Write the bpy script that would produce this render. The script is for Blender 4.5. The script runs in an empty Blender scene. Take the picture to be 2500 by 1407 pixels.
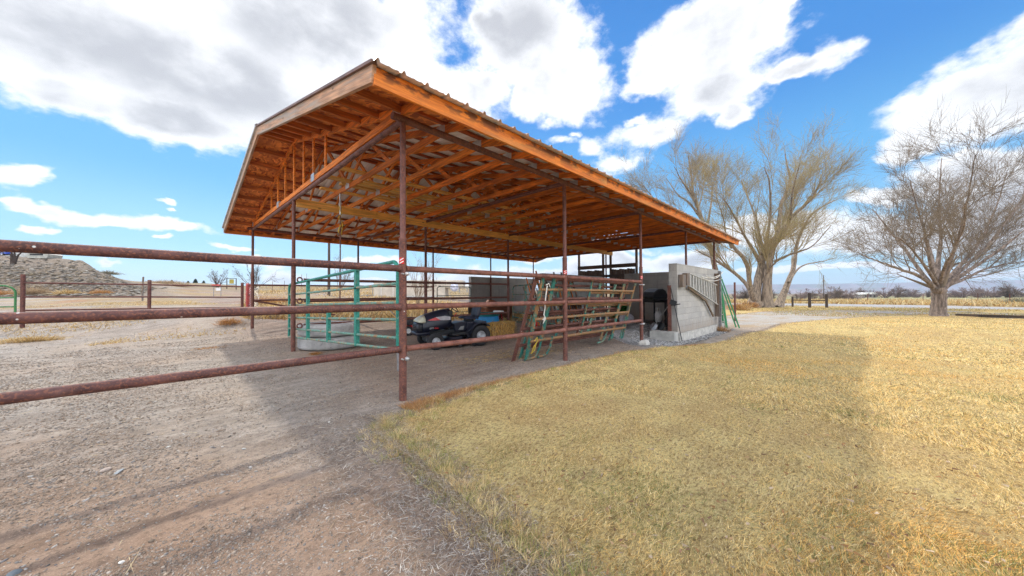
import bpy, math, random
import numpy as np
from mathutils import Vector, Matrix
R = math.radians
sc = bpy.context.scene
col = sc.collection
# ------------------------------------------------------------------ camera
YAW, PITCH, ROLL, CZ = 0.7987, 0.0145, -0.0047, 1.3
cy_, sy_, cp_, sp_ = math.cos(YAW), math.sin(YAW), math.cos(PITCH), math.sin(PITCH)
rt = Vector((cy_, -sy_, 0)); fw = Vector((sy_*cp_, cy_*cp_, sp_)); up = rt.cross(fw)
r2 = rt*math.cos(ROLL) + up*math.sin(ROLL); u2 = -rt*math.sin(ROLL) + up*math.cos(ROLL)
cam = bpy.data.cameras.new('camera'); cam.lens = 830.41/2500*36; cam.sensor_width = 36
cam.clip_start = 0.05; cam.clip_end = 30000
co = bpy.data.objects.new('camera', cam); col.objects.link(co)
M = Matrix((r2, u2, -fw)).transposed().to_4x4(); M.translation = (0, 0, CZ); co.matrix_world = M
sc.camera = co
# ------------------------------------------------------------------ light
SUN = Vector((0.42, 3.7, 3.9)).normalized()            # direction to the sun
sun_el = math.asin(SUN.z); sun_az = math.atan2(SUN.x, SUN.y)
sl = bpy.data.lights.new('sun', 'SUN'); sl.energy = 1.85; sl.angle = R(1.6); sl.color = (1.0, 0.93, 0.83)
so = bpy.data.objects.new('sun', sl); col.objects.link(so)
so.rotation_euler = (-SUN).to_track_quat('-Z', 'Y').to_euler()
sc.view_settings.view_transform = 'Standard'; sc.view_settings.look = 'None'
sc.view_settings.gamma = 1; sc.view_settings.use_curve_mapping = False
sc.view_settings.exposure = 0.98
sc.render.film_transparent = False
sc.cycles.use_denoising = True; sc.cycles.denoiser = 'OPENIMAGEDENOISE'; sc.cycles.denoising_input_passes = 'RGB_ALBEDO_NORMAL'; sc.cycles.denoising_prefilter = 'NONE'
W = bpy.data.worlds.new('World'); sc.world = W; W.use_nodes = True

class NT:
    """tiny node-tree helper"""
    def __init__(s, tree): s.t = tree; s.n = tree.nodes; s.l = tree.links
    def node(s, typ, ins=None, **kw):
        nd = s.n.new(typ)
        for k, v in kw.items(): setattr(nd, k, v)
        for k, v in (ins or {}).items(): s.put(nd.inputs[k], v)
        return nd
    def put(s, sock, v):
        if isinstance(v, bpy.types.NodeSocket): s.l.new(v, sock)
        else: sock.default_value = v
    def math(s, op, a, b=0.0, c=None, clamp=False):
        nd = s.n.new('ShaderNodeMath'); nd.operation = op; nd.use_clamp = clamp
        s.put(nd.inputs[0], a); s.put(nd.inputs[1], b)
        if c is not None: s.put(nd.inputs[2], c)
        return nd.outputs[0]
    def vm(s, op, a, b=(0, 0, 0)):
        nd = s.n.new('ShaderNodeVectorMath'); nd.operation = op
        s.put(nd.inputs[0], a); s.put(nd.inputs[1], b)
        return nd.outputs['Value'] if op in ('LENGTH', 'DOT_PRODUCT') else nd.outputs[0]
    def noise(s, vec, scale, detail=4, rough=0.55, out='Fac', **kw):
        nd = s.n.new('ShaderNodeTexNoise')
        if vec is not None: s.put(nd.inputs['Vector'], vec)
        nd.inputs['Scale'].default_value = scale; nd.inputs['Detail'].default_value = detail
        nd.inputs['Roughness'].default_value = rough
        for k, v in kw.items(): nd.inputs[k].default_value = v
        return nd.outputs[out]
    def smooth(s, x, a, b, lo=0.0, hi=1.0):
        nd = s.n.new('ShaderNodeMapRange'); nd.interpolation_type = 'SMOOTHSTEP'
        s.put(nd.inputs[0], x)
        for i, v in enumerate((a, b, lo, hi)): s.put(nd.inputs[i+1], v)
        return nd.outputs[0]
    def mix(s, f, a, b, mode='MIX'):
        nd = s.n.new('ShaderNodeMix'); nd.data_type = 'RGBA'; nd.blend_type = mode
        s.put(nd.inputs[0], f)
        for i, v in ((6, a), (7, b)):
            if isinstance(v, (tuple, list)) and len(v) == 3: v = (*v, 1)
            s.put(nd.inputs[i], v)
        return nd.outputs[2]

def azel(px, py):
    a, b = (px-1250)/830.41, (703.5-py)/830.41
    d = (r2*a + u2*b + fw).normalized()
    return math.atan2(d.x, d.y), math.asin(d.z)

def build_world():
    T = NT(W.node_tree); T.n.clear()
    out = T.n.new('ShaderNodeOutputWorld'); bg = T.n.new('ShaderNodeBackground')
    sky = T.n.new('ShaderNodeTexSky'); sky.sky_type = 'NISHITA'; sky.sun_disc = False
    sky.sun_elevation = sun_el; sky.sun_rotation = sun_az
    sky.altitude = 1500; sky.air_density = 1.0; sky.dust_density = 0.35; sky.ozone_density = 3.0
    tc = T.n.new('ShaderNodeTexCoord'); d = tc.outputs['Generated']
    sx = T.node('ShaderNodeSeparateXYZ', {0: d})
    az = T.math('ARCTAN2', sx.outputs[0], sx.outputs[1]); el = T.math('ARCSINE', sx.outputs[2])
    # ragged edges: warp the direction with noise
    st = T.vm('MULTIPLY', d, (1, 1, 1.5))
    w1 = T.noise(st, 4.5, 5, 0.6, 'Color'); w1 = T.vm('SUBTRACT', w1, (.5, .5, .5))
    ae = T.node('ShaderNodeCombineXYZ', {0: az, 1: el}).outputs[0]
    ae = T.vm('ADD', ae, T.vm('MULTIPLY', w1, (.20, .13, 0)))
    # banks of cloud: centre and half size, surveyed from the horizon view
    B = [(150,40,520,230),(520,190,420,170),(760,60,420,230),(430,300,260,75),(150,240,230,62),(900,230,330,160),(1060,330,130,60),
         (1290,90,150,150),(1390,205,125,110),(1290,250,60,55),(1210,60,60,60),(1150,215,90,60),
         (1730,120,190,125),(1760,225,150,80),(1890,60,70,90),(1600,190,60,45),(1800,290,60,38),(1950,175,75,34),(2030,150,45,26),
         (1590,325,55,18),(1512,392,36,14),(1447,352,22,14),(1390,352,22,9),(1360,295,16,10),(1560,290,14,10),(1418,328,12,8),
         (2430,250,240,120),(2600,170,260,170),(2240,350,90,52),(2330,440,170,50),(2160,470,60,22),(2250,560,420,62),(2450,520,250,90),(1900,560,200,40),
         (30,412,66,34),(40,482,60,18),(120,512,110,22),(260,545,150,26),(430,560,110,20),(125,571,55,10),(430,499,33,8),(432,518,16,4),
         (395,591,26,6),(590,608,45,8),(250,657,28,8),(700,672,60,20),(640,640,60,12),(880,640,110,11),(1110,668,130,20),(1350,668,150,26),
         (1480,640,120,26),(1660,628,120,26),(1250,620,140,12),(1500,600,80,10),(2000,668,260,13),(2300,672,200,9),(960,700,200,9)]
    f = None
    for (cx, cyy, rx, ry) in B:
        small = max(rx, ry) < 60 and cyy < 450
        if small: rx *= 1.6; ry *= 1.9
        c = azel(cx, cyy); ax = abs(azel(cx+rx, cyy)[0]-azel(cx-rx, cyy)[0])/2; ey = abs(azel(cx, cyy-ry)[1]-azel(cx, cyy+ry)[1])/2
        v = T.vm('MULTIPLY', T.vm('SUBTRACT', ae, (c[0], c[1], 0)), (1/ax, 1/ey, 0))
        k = -.22 if small else min(1.0, math.sqrt(rx*ry)/60)                       # small puffs stay faint
        g = T.math('MULTIPLY', T.math('SUBTRACT', 1.18, T.vm('LENGTH', v)), 0.6+0.4*k)
        f = g if f is None else T.math('SMOOTH_MAX', f, g, 0.12)
    # open cloud field for the half of the sky behind the viewer
    back = T.math('ABSOLUTE', T.math('SUBTRACT', az, YAW))
    bf = T.smooth(back, 1.15, 1.5, -1, 0); bf = T.math('ADD', bf, T.math('MULTIPLY', T.noise(st, 1.7, 5), 0.9))
    bf = T.math('SUBTRACT', bf, 0.30)
    hi = T.smooth(el, 0.85, 1.1, -1, 0); hi = T.math('ADD', hi, T.math('MULTIPLY', T.noise(st, 2.2, 5), 0.8)); hi = T.math('SUBTRACT', hi, 0.3)
    f = T.math('MAXIMUM', f, T.math('MAXIMUM', bf, hi))
    n1 = T.noise(st, 7, 8, 0.62); n2 = T.noise(st, 26, 6, 0.65)
    e = T.math('ADD', f, T.math('MULTIPLY', T.math('SUBTRACT', n1, .5), 1.15))
    e = T.math('ADD', e, T.math('MULTIPLY', T.math('SUBTRACT', n2, .5), 0.62))
    mask = T.smooth(e, -0.04, 0.44)
    # light: bright edges, grey bellies where the bank is deep
    deep = T.smooth(f, 0.22, .85)
    n3 = T.noise(T.vm('ADD', st, (3.1, 1.7, .4)), 3.2, 6, 0.55)
    grey = T.math('MULTIPLY', deep, T.smooth(n3, 0.40, 0.62), clamp=True)
    grey = T.math('ADD', grey, T.math('MULTIPLY', T.smooth(T.math('SUBTRACT', n1, n3), .0, .25), 0.22), clamp=True)
    ccol = T.mix(grey, (4.3, 4.35, 4.45), (2.25, 2.30, 2.45))
    # sky colour: the physical sky pulled towards the clear, deep blue of this day
    hs = T.node('ShaderNodeHueSaturation', {'Hue': .492, 'Saturation': 1.15, 'Value': .8, 'Color': sky.outputs[0]})
    rp = T.n.new('ShaderNodeValToRGB'); T.put(rp.inputs[0], T.math('DIVIDE', el, 1.0)); cr = rp.color_ramp; cr.interpolation = 'EASE'
    stops = [(0.0, (.52, .79, .93)), (.13, (.33, .66, .92)), (.28, (.14, .48, .89)), (.5, (.055, .29, .78)), (.85, (.03, .20, .65))]
    cr.elements[0].position, cr.elements[1].position = 0.0, .85
    for p_, c_ in stops[1:-1]: cr.elements.new(p_)
    for e_, (p_, c_) in zip(cr.elements, stops): e_.color = (*c_, 1)
    grad = T.node('ShaderNodeVectorMath', {0: rp.outputs[0], 'Scale': 3.55}, operation='SCALE').outputs[0]
    base = T.mix(.8, hs.outputs[0], grad)
    # unseen clouds behind the viewer, brightened as added fill for the shade
    back_fill = T.smooth(back, 1.2, 1.75)
    ccol = T.mix(back_fill, ccol, (20, 19.4, 18.8))
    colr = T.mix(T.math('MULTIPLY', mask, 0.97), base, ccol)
    # pale air low over the land
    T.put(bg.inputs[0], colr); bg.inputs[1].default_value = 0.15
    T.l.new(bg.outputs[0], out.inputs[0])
    W.cycles.sampling_method = 'MANUAL'; W.cycles.sample_map_resolution = 512
build_world()

# ------------------------------------------------------------------ helpers
def tag(o, label=None, cat=None, group=None, kind=None):
    if label: o['label'] = label
    if cat: o['category'] = cat
    if group: o['group'] = group
    if kind: o['kind'] = kind
    return o
def empty(name, loc, rz=0, label=None, cat=None, group=None):
    o = bpy.data.objects.new(name, None); col.objects.link(o)
    o.location = loc; o.rotation_euler = (0, 0, rz); o.empty_display_size = .1
    return tag(o, label, cat, group)
def link(name, me, parent=None, m=None):
    if m is not None:
        for mm in (m if isinstance(m, (list, tuple)) else [m]): me.materials.append(mm)
    o = bpy.data.objects.new(name, me); col.objects.link(o)
    if parent: o.parent = parent
    return o
def copy_tree(o, parent=None):
    c = o.copy(); col.objects.link(c); c.parent = parent
    for ch in list(o.children): copy_tree(ch, c)
    return c
def np_mesh(name, V, F, smooth=False, colors=None):
    """V (n,3), F (m,k) with k 3 or 4"""
    me = bpy.data.meshes.new(name); V = np.asarray(V, np.float32); F = np.asarray(F, np.int32)
    me.vertices.add(len(V)); me.vertices.foreach_set('co', V.ravel())
    k = F.shape[1]; me.loops.add(F.size); me.loops.foreach_set('vertex_index', F.ravel())
    me.polygons.add(len(F)); me.polygons.foreach_set('loop_start', np.arange(0, F.size, k, dtype=np.int32))
    if smooth: me.polygons.foreach_set('use_smooth', np.ones(len(F), bool))
    me.update(calc_edges=True)
    if colors is not None:
        a = me.color_attributes.new('col', 'FLOAT_COLOR', 'POINT')
        c = np.ones((len(V), 4), np.float32); c[:, :3] = colors; a.data.foreach_set('color', c.ravel())
    return me
class MB:
    """collects shapes, builds one mesh object"""
    def __init__(s): s.v = []; s.f = []; s.sm = []
    def add(s, vs, fs, smooth=False):
        b = len(s.v); s.v += [tuple(v) for v in vs]; s.f += [tuple(i+b for i in f) for f in fs]; s.sm += [smooth]*len(fs); return s
    def box(s, c, d, rot=None):
        c = Vector(c); h = [x/2 for x in d]
        vs = [Vector((x*h[0], y*h[1], z*h[2])) for x in (-1, 1) for y in (-1, 1) for z in (-1, 1)]
        if rot is not None: vs = [rot @ v for v in vs]
        return s.add([v+c for v in vs], [(0,1,3,2),(4,6,7,5),(0,4,5,1),(2,3,7,6),(0,2,6,4),(1,5,7,3)])
    def bar(s, p, q, w, h, upv=(0, 0, 1)):
        """rectangular bar from p to q, w sideways, h along up"""
        p, q = Vector(p), Vector(q); t = (q-p).normalized(); u = Vector(upv)
        if abs(t.dot(u)) > .98: u = Vector((1, 0, 0))
        sd = t.cross(u).normalized(); u = sd.cross(t)
        vs = []
        for e in (p, q):
            for a, b in ((-1,-1),(1,-1),(1,1),(-1,1)): vs.append(e + sd*(a*w/2) + u*(b*h/2))
        return s.add(vs, [(0,1,2,3),(7,6,5,4),(0,4,5,1),(1,5,6,2),(2,6,7,3),(3,7,4,0)])
    def tube(s, pts, r, n=8, caps=True):
        pts = [Vector(p) for p in pts]; rs = r if isinstance(r, (list, tuple)) else [r]*len(pts)
        vs = []; N = len(pts); prev = None
        for i, p in enumerate(pts):
            t = (pts[min(i+1, N-1)]-pts[max(i-1, 0)])
            t = t.normalized() if t.length > 1e-9 else Vector((0, 0, 1))
            if prev is None:
                a = Vector((0, 0, 1)) if abs(t.z) < .9 else Vector((1, 0, 0)); prev = t.cross(a).normalized()
            sd = (prev - t*prev.dot(t)).normalized(); prev = sd; u = t.cross(sd)
            for k in range(n):
                an = 2*math.pi*k/n; vs.append(p + (sd*math.cos(an)+u*math.sin(an))*rs[i])
        fs = [(i*n+k, i*n+(k+1) % n, (i+1)*n+(k+1) % n, (i+1)*n+k) for i in range(N-1) for k in range(n)]
        s.add(vs, fs, True)
        if caps: s.add(vs[:n], [tuple(range(n))[::-1]]); s.add(vs[-n:], [tuple(range(n))])
        return s
    def lathe(s, prof, n=24, c=(0, 0, 0), axis='z', caps=False):
        """prof list of (r, z)"""
        vs = []
        for r_, z in prof:
            for k in range(n):
                a = 2*math.pi*k/n; x, y = r_*math.cos(a), r_*math.sin(a)
                v = (x, y, z) if axis == 'z' else ((x, z, y) if axis == 'y' else (z, x, y))
                vs.append((v[0]+c[0], v[1]+c[1], v[2]+c[2]))
        m = len(prof)
        s.add(vs, [(i*n+k, i*n+(k+1) % n, (i+1)*n+(k+1) % n, (i+1)*n+k) for i in range(m-1) for k in range(n)], True)
        if caps: s.add(vs[:n], [tuple(range(n))]); s.add(vs[-n:], [tuple(range(n))])
        return s
    def prism(s, poly, a, b, axis='y'):
        """extrude a 2-D outline (u,v) between a and b along axis (y: u=x v=z; x: u=y v=z; z: u=x v=y)"""
        def P(u, v, w): return {'y': (u, w, v), 'x': (w, u, v), 'z': (u, v, w)}[axis]
        n = len(poly); vs = [P(u, v, a) for u, v in poly]+[P(u, v, b) for u, v in poly]
        return s.add(vs, [tuple(range(n))[::-1], tuple(range(n, 2*n))]+[(i, (i+1) % n, n+(i+1) % n, n+i) for i in range(n)])
    def build(s, name, m, parent=None, bevel=0):
        me = bpy.data.meshes.new(name); me.from_pydata(s.v, [], s.f)
        me.polygons.foreach_set('use_smooth', s.sm); me.update()
        o = link(name, me, parent, m)
        if bevel:
            b = o.modifiers.new('bevel', 'BEVEL'); b.width = bevel; b.segments = 2; b.limit_method = 'ANGLE'
        return o
def arc(c, r, a0, a1, n, ax1, ax2):
    c, ax1, ax2 = Vector(c), Vector(ax1), Vector(ax2)
    return [c + ax1*(r*math.cos(a0+(a1-a0)*i/n)) + ax2*(r*math.sin(a0+(a1-a0)*i/n)) for i in range(n+1)]

# value noise in numpy for ground relief
_g = np.random.default_rng(7).random((512, 512))
def vnoise(x, y, s):
    x = np.asarray(x)*s; y = np.asarray(y)*s; xi = np.floor(x).astype(int); yi = np.floor(y).astype(int)
    fx = x-xi; fy = y-yi; fx = fx*fx*(3-2*fx); fy = fy*fy*(3-2*fy)
    a = _g[xi % 512, yi % 512]; b = _g[(xi+1) % 512, yi % 512]; c = _g[xi % 512, (yi+1) % 512]; d = _g[(xi+1) % 512, (yi+1) % 512]
    return (a*(1-fx)+b*fx)*(1-fy)+(c*(1-fx)+d*fx)*fy
def fbm(x, y, s, o=4):
    v = 0; a = .5
    for i in range(o): v = v + a*(vnoise(x, y, s*2**i)+vnoise(y+17.3*i, -x, s*2**i*1.13))/2; a *= .5
    return v - .5*(1-.5**o)
def sst(x, a, b):
    t = np.clip((np.asarray(x, float)-a)/(b-a), 0, 1); return t*t*(3-2*t)

# ------------------------------------------------------------------ terrain height
_cols = [-900, 0, 130, 200, 245, 330, 480, 600, 900, 1150, 1500, 1800, 2500, 3600]
_dd = [0, 8, 10.6, 12.2, 20, 30, 38, 45, 60, 80, 100, 200, 400, 1500, 4500]
_tab = {
 -900: [0,0,.05,.36,.7,1.3,4.3,6.6,7.0,7.1,7.2,7.5,9,20,40],
 0:    [0,0,.05,.36,.7,1.3,4.3,6.5,6.9,7.0,7.1,7.5,9,20,40],
 130:  [0,0,.05,.37,.7,1.3,4.1,6.1,6.5,6.7,7.0,7.5,9,20,40],
 200:  [0,0,.05,.38,.7,1.3,4.0,5.8,6.0,6.3,6.6,7.2,9,20,40],
 245:  [0,0,.05,.38,.7,1.3,3.5,4.3,4.6,5.0,5.4,7.0,9,20,40],
 330:  [0,0,.06,.38,.65,1.2,1.9,2.5,3.7,4.2,4.8,6.5,9,20,40],
 480:  [0,0,.06,.38,.6,1.0,1.4,1.8,2.6,3.8,4.6,6.5,9,20,40],
 600:  [0,0,.07,.36,.5,.85,1.1,1.4,2.0,3.1,3.8,6.0,9,20,40],
 900:  [0,0,.0,.05,.3,.6,.9,1.2,1.8,2.5,3.3,5.5,9,20,40],
 1150: [0,0,.0,0,.05,.2,.4,.6,1.0,1.7,2.4,4,7,14,30],
 1500: [0,0,0,-.03,-.2,-.2,-.2,-.2,-.1,0,.2,1,1,0,-5],
 1800: [0,0,-.02,-.05,-.35,-.35,-.35,-.35,-.5,-.8,-.9,-1.6,-3,-8,-20],
 2500: [0,0,-.02,-.05,-.35,-.35,-.35,-.35,-.5,-.8,-.9,-1.6,-3,-8,-20],
 3600: [0,0,-.02,-.05,-.3,-.35,-.35,-.35,-.5,-.8,-.9,-1.6,-3,-8,-20]}
_Z = np.array([_tab[c] for c in _cols]); _th = np.arctan((np.array(_cols)-1250)/830.)
def gz(x, y):
    x = np.asarray(x, float); y = np.asarray(y, float)
    X = cy_*x - sy_*y; D = sy_*x + cy_*y
    th = np.arctan2(X, D); r = np.hypot(x, y); D = np.where(np.abs(th) < 1.2, D, r*math.cos(1.2)); D = np.maximum(D, 0)
    ti = np.interp(th, _th, np.arange(len(_cols))); di = np.interp(D, _dd, np.arange(len(_dd)))
    i0 = np.clip(ti.astype(int), 0, len(_cols)-2); j0 = np.clip(di.astype(int), 0, len(_dd)-2)
    a = ti-i0; b = di-j0; a = a*a*(3-2*a)*.5+a*.5
    z = (_Z[i0, j0]*(1-a)+_Z[i0+1, j0]*a)*(1-b)+(_Z[i0, j0+1]*(1-a)+_Z[i0+1, j0+1]*a)*b
    # yard falls away past the shed, level floor inside it
    low = -.33*sst(x, 6, 13)*sst(-y, -5.6, -4.0)
    far = np.maximum(sst(x, 16.9, 19.5), sst(D, 22, 28))
    z = np.where(D < 60, z*far + np.where(z > 0, z, 0)*(1-far) + (low-.05*sst(x, 9, 13)*sst(y, 3.5, 5))*(1-far), z)
    return z
def g1(x, y): return float(gz(x, y))

# ------------------------------------------------------------------ materials
def newmat(name):
    m = bpy.data.materials.new(name); m.use_nodes = True; T = NT(m.node_tree)
    return m, T, T.n['Principled BSDF']
def simple(name, c, rough=.6, metal=0, var=.25, scale=6, bump=0, bscale=40, c2=None, amt=.5, coords='Object', spec=None):
    m, T, P = newmat(name); tc = T.n.new('ShaderNodeTexCoord').outputs[coords]
    n = T.noise(tc, scale, 5, .6)
    dark = tuple(x*(1-var) for x in c); lite = tuple(min(1, x*(1+var)) for x in c)
    cc = T.mix(T.smooth(n, .3, .7), dark, lite)
    if c2 is not None: cc = T.mix(T.smooth(T.noise(tc, scale*2.3, 6, .65), 1-amt, 1-amt+.08), cc, c2)
    T.put(P.inputs['Base Color'], cc); P.inputs['Roughness'].default_value = rough; P.inputs['Metallic'].default_value = metal
    if spec is not None: P.inputs['Specular IOR Level'].default_value = spec
    if bump:
        b = T.node('ShaderNodeBump', {'Strength': .6, 'Distance': bump, 'Height': T.noise(tc, bscale, 5, .6)}); T.put(P.inputs['Normal'], b.outputs[0])
    return m
def wood(name, c, axis, dark=.45, knots=True, stain=.55, rough=.75, grey=None, pitch=0):
    m, T, P = newmat(name); tc = T.n.new('ShaderNodeTexCoord').outputs['Object']
    if pitch:   # grain follows the slope of the rafters
        q = T.node('ShaderNodeSeparateXYZ', {0: tc}); tc = T.node('ShaderNodeCombineXYZ', {0: q.outputs[0], 1: q.outputs[1], 2: T.math('ADD', q.outputs[2], T.math('MULTIPLY', T.math('ABSOLUTE', T.math('SUBTRACT', q.outputs[1], 5.02)), pitch))}).outputs[0]
    s = [14, 14, 14]; s['xyz'.index(axis)] = .9
    st = T.vm('MULTIPLY', tc, tuple(s))
    gr = T.noise(st, 2.2, 6, .65); pt = T.noise(tc, 1.3, 4, .6)
    cc = T.mix(T.smooth(gr, .32, .68), tuple(x*dark for x in c), tuple(min(1, x*1.25) for x in c))
    cc = T.mix(T.smooth(pt, .45, .75, 0, stain), cc, tuple(x*.35 for x in c))
    if grey: cc = T.mix(T.smooth(T.noise(st, .8, 5, .6), .42, .62, 0, .8), cc, grey)
    if knots:
        v = T.node('ShaderNodeTexVoronoi', {'Vector': T.vm('MULTIPLY', tc, tuple(5 if a != axis else 2.2 for a in 'xyz')), 'Scale': 1.0})
        cc = T.mix(T.smooth(v.outputs['Distance'], .05, .12, .8, 0), cc, tuple(x*.2 for x in c))
    rn = T.node('ShaderNodeObjectInfo').outputs['Random']
    cc = T.mix(T.smooth(rn, 0, 1, .0, .6), cc, T.mix(1.0, cc, (.45, .42, .45), 'MULTIPLY'))
    cc = T.mix(T.math('MULTIPLY', T.math('FRACT', T.math('MULTIPLY', rn, 7.3)), .34), cc, T.mix(1.0, cc, (1.1, 1.5, 1.9), 'MULTIPLY'))
    T.put(P.inputs['Base Color'], cc); P.inputs['Roughness'].default_value = rough
    b = T.node('ShaderNodeBump', {'Strength': .5, 'Distance': .004, 'Height': gr}); T.put(P.inputs['Normal'], b.outputs[0])
    return m
def osb_mat():
    m, T, P = newmat('osb'); tc = T.n.new('ShaderNodeTexCoord').outputs['Object']
    w = T.vm('ADD', tc, T.vm('MULTIPLY', T.noise(tc, 5, 2, .5, 'Color'), (.25, .25, .25)))
    v = T.node('ShaderNodeTexVoronoi', {'Vector': T.vm('MULTIPLY', w, (22, 9, 9)), 'Scale': 1.0})
    sp = T.node('ShaderNodeSeparateColor', {0: v.outputs['Color']})
    cc = T.mix(sp.outputs[0], (.30, .05, .006), (.95, .33, .06))
    cc = T.mix(T.smooth(T.noise(tc, 2, 3), .4, .7, 0, .5), cc, (.34, .08, .015))
    T.put(P.inputs['Base Color'], cc); P.inputs['Roughness'].default_value = .7
    b = T.node('ShaderNodeBump', {'Strength': .6, 'Distance': .004, 'Height': sp.outputs[1]}); T.put(P.inputs['Normal'], b.outputs[0])
    return m
def fascia_mat():
    m, T, P = newmat('fascia_wood'); tc = T.n.new('ShaderNodeTexCoord').outputs['Object']
    st = T.vm('MULTIPLY', tc, (1.0, 16, 16)); gr = T.noise(st, 1.8, 6, .65)
    cc = T.mix(T.smooth(gr, .3, .7), (.52, .115, .008), (.86, .27, .022))
    sx = T.node('ShaderNodeSeparateXYZ', {0: tc})
    bl = T.noise(T.vm('MULTIPLY', tc, (2.2, 5, 5)), 1.6, 5, .6)
    top = T.smooth(sx.outputs[2], -.05, .06)
    cc = T.mix(T.math('MULTIPLY', T.smooth(bl, .45, .54), T.math('ADD', T.math('MULTIPLY', top, .75), .12)), cc, (.06, .02, .008))
    cc = T.mix(T.smooth(T.noise(T.vm('MULTIPLY', tc, (.6, 4, 4)), 1.1, 4), .52, .7, 0, .5), cc, (.60, .33, .10))
    T.put(P.inputs['Base Color'], cc); P.inputs['Roughness'].default_value = .65
    b = T.node('ShaderNodeBump', {'Strength': .4, 'Distance': .004, 'Height': gr}); T.put(P.inputs['Normal'], b.outputs[0])
    return m
def rust_mat(name='rusty_pipe', base=(.098, .036, .029), spots=True, chip=.0):
    m, T, P = newmat(name); tc = T.n.new('ShaderNodeTexCoord').outputs['Object']
    n = T.noise(tc, 9, 6, .65); n2 = T.noise(tc, 55, 4, .6)
    cc = T.mix(T.smooth(n, .3, .72), tuple(x*.7 for x in base), (base[0]*1.9, base[1]*2.1, base[2]*2.0))
    cc = T.mix(T.smooth(n2, .48, .66, 0, .7), cc, (.28, .10, .05))
    cc = T.mix(T.smooth(T.noise(tc, 3, 4), .55, .75, 0, .45), cc, (.24, .15, .13))
    if spots:
        v = T.node('ShaderNodeTexVoronoi', {'Vector': tc, 'Scale': 17.0 if not chip else 30.0})
        rnd = T.node('ShaderNodeSeparateColor', {0: v.outputs['Color']})
        k = T.math('MULTIPLY', T.smooth(v.outputs['Distance'], .10, .15, 1, 0), T.math('GREATER_THAN', rnd.outputs[0], .90 if not chip else 1-chip))
        cc = T.mix(k, cc, (.6, .58, .54))
    T.put(P.inputs['Base Color'], cc); P.inputs['Roughness'].default_value = .7; P.inputs['Metallic'].default_value = .05
    b = T.node('ShaderNodeBump', {'Strength': .5, 'Distance': .002, 'Height': n2}); T.put(P.inputs['Normal'], b.outputs[0])
    return m
def painted(name, c, rust=.35, rough=.5):
    m, T, P = newmat(name); tc = T.n.new('ShaderNodeTexCoord').outputs['Object']
    n = T.noise(tc, 7, 6, .65); n2 = T.noise(tc, 30, 4, .6)
    cc = T.mix(T.smooth(n2, .35, .7), tuple(x*.75 for x in c), tuple(x*1.35+.01 for x in c))
    cc = T.mix(T.smooth(n, .72-rust, .86-rust, 0, .9), cc, (.34, .16, .06))
    cc = T.mix(T.smooth(T.noise(tc, 16, 5, .6), .6, .7, 0, .5), cc, (.42, .42, .34))
    T.put(P.inputs['Base Color'], cc); P.inputs['Roughness'].default_value = rough
    return m
def block_mat():
    m, T, P = newmat('concrete_block'); tc = T.n.new('ShaderNodeTexCoord').outputs['UV']
    br = T.node('ShaderNodeTexBrick', {'Vector': tc, 'Color1': (.36, .35, .33, 1), 'Color2': (.48, .46, .42, 1), 'Mortar': (.27, .26, .24, 1), 'Scale': 1.0,
        'Mortar Size': .006, 'Mortar Smooth': .3, 'Bias': -.1, 'Brick Width': .4, 'Row Height': .2})
    o = T.n.new('ShaderNodeTexCoord').outputs['Object']
    n = T.noise(o, 1.4, 5, .6); fine = T.noise(o, 70, 4, .7)
    cc = T.mix(T.smooth(n, .35, .7, 0, .45), br.outputs['Color'], (.25, .24, .23))
    cc = T.mix(T.smooth(fine, .3, .75, 0, .35), cc, (.56, .54, .50))
    oz = T.node('ShaderNodeSeparateXYZ', {0: o}).outputs[2]
    cc = T.mix(T.math('MULTIPLY', T.smooth(T.math('ADD', oz, T.math('MULTIPLY', T.noise(T.vm('MULTIPLY', o, (3, 3, .6)), 2, 5, .7), .9)), -.75, -.15, 1, 0), .6), cc, (.30, .235, .175))
    cc = T.mix(T.smooth(T.noise(T.vm('MULTIPLY', o, (2.5, 2.5, .35)), 1.6, 5, .7), .55, .68, 0, .5), cc, (.20, .19, .18))
    T.put(P.inputs['Base Color'], cc); P.inputs['Roughness'].default_value = .9
    h = T.math('ADD', T.math('MULTIPLY', br.outputs['Fac'], -1.0), T.math('MULTIPLY', fine, .4))
    b = T.node('ShaderNodeBump', {'Strength': .7, 'Distance': .008, 'Height': h}); T.put(P.inputs['Normal'], b.outputs[0])
    return m
def colmat(name, rough=.85, trans=.0, mul=1.0, var=0):
    """takes each strand's own colour from the mesh"""
    m, T, P = newmat(name); a = T.node('ShaderNodeAttribute', attribute_name='col').outputs['Color']
    if var:
        tc = T.n.new('ShaderNodeTexCoord').outputs['Object']
        a = T.mix(T.smooth(T.noise(tc, var, 4), .3, .7, 0, .4), a, (.03, .03, .03))
    T.put(P.inputs['Base Color'], a); P.inputs['Roughness'].default_value = rough; P.inputs['Specular IOR Level'].default_value = .2
    if trans:
        tr = T.node('ShaderNodeBsdfTranslucent', {0: a}); mx = T.node('ShaderNodeMixShader', {0: trans, 1: P.outputs[0], 2: tr.outputs[0]})
        T.l.new(mx.outputs[0], T.n['Material Output'].inputs[0])
    return m
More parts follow.
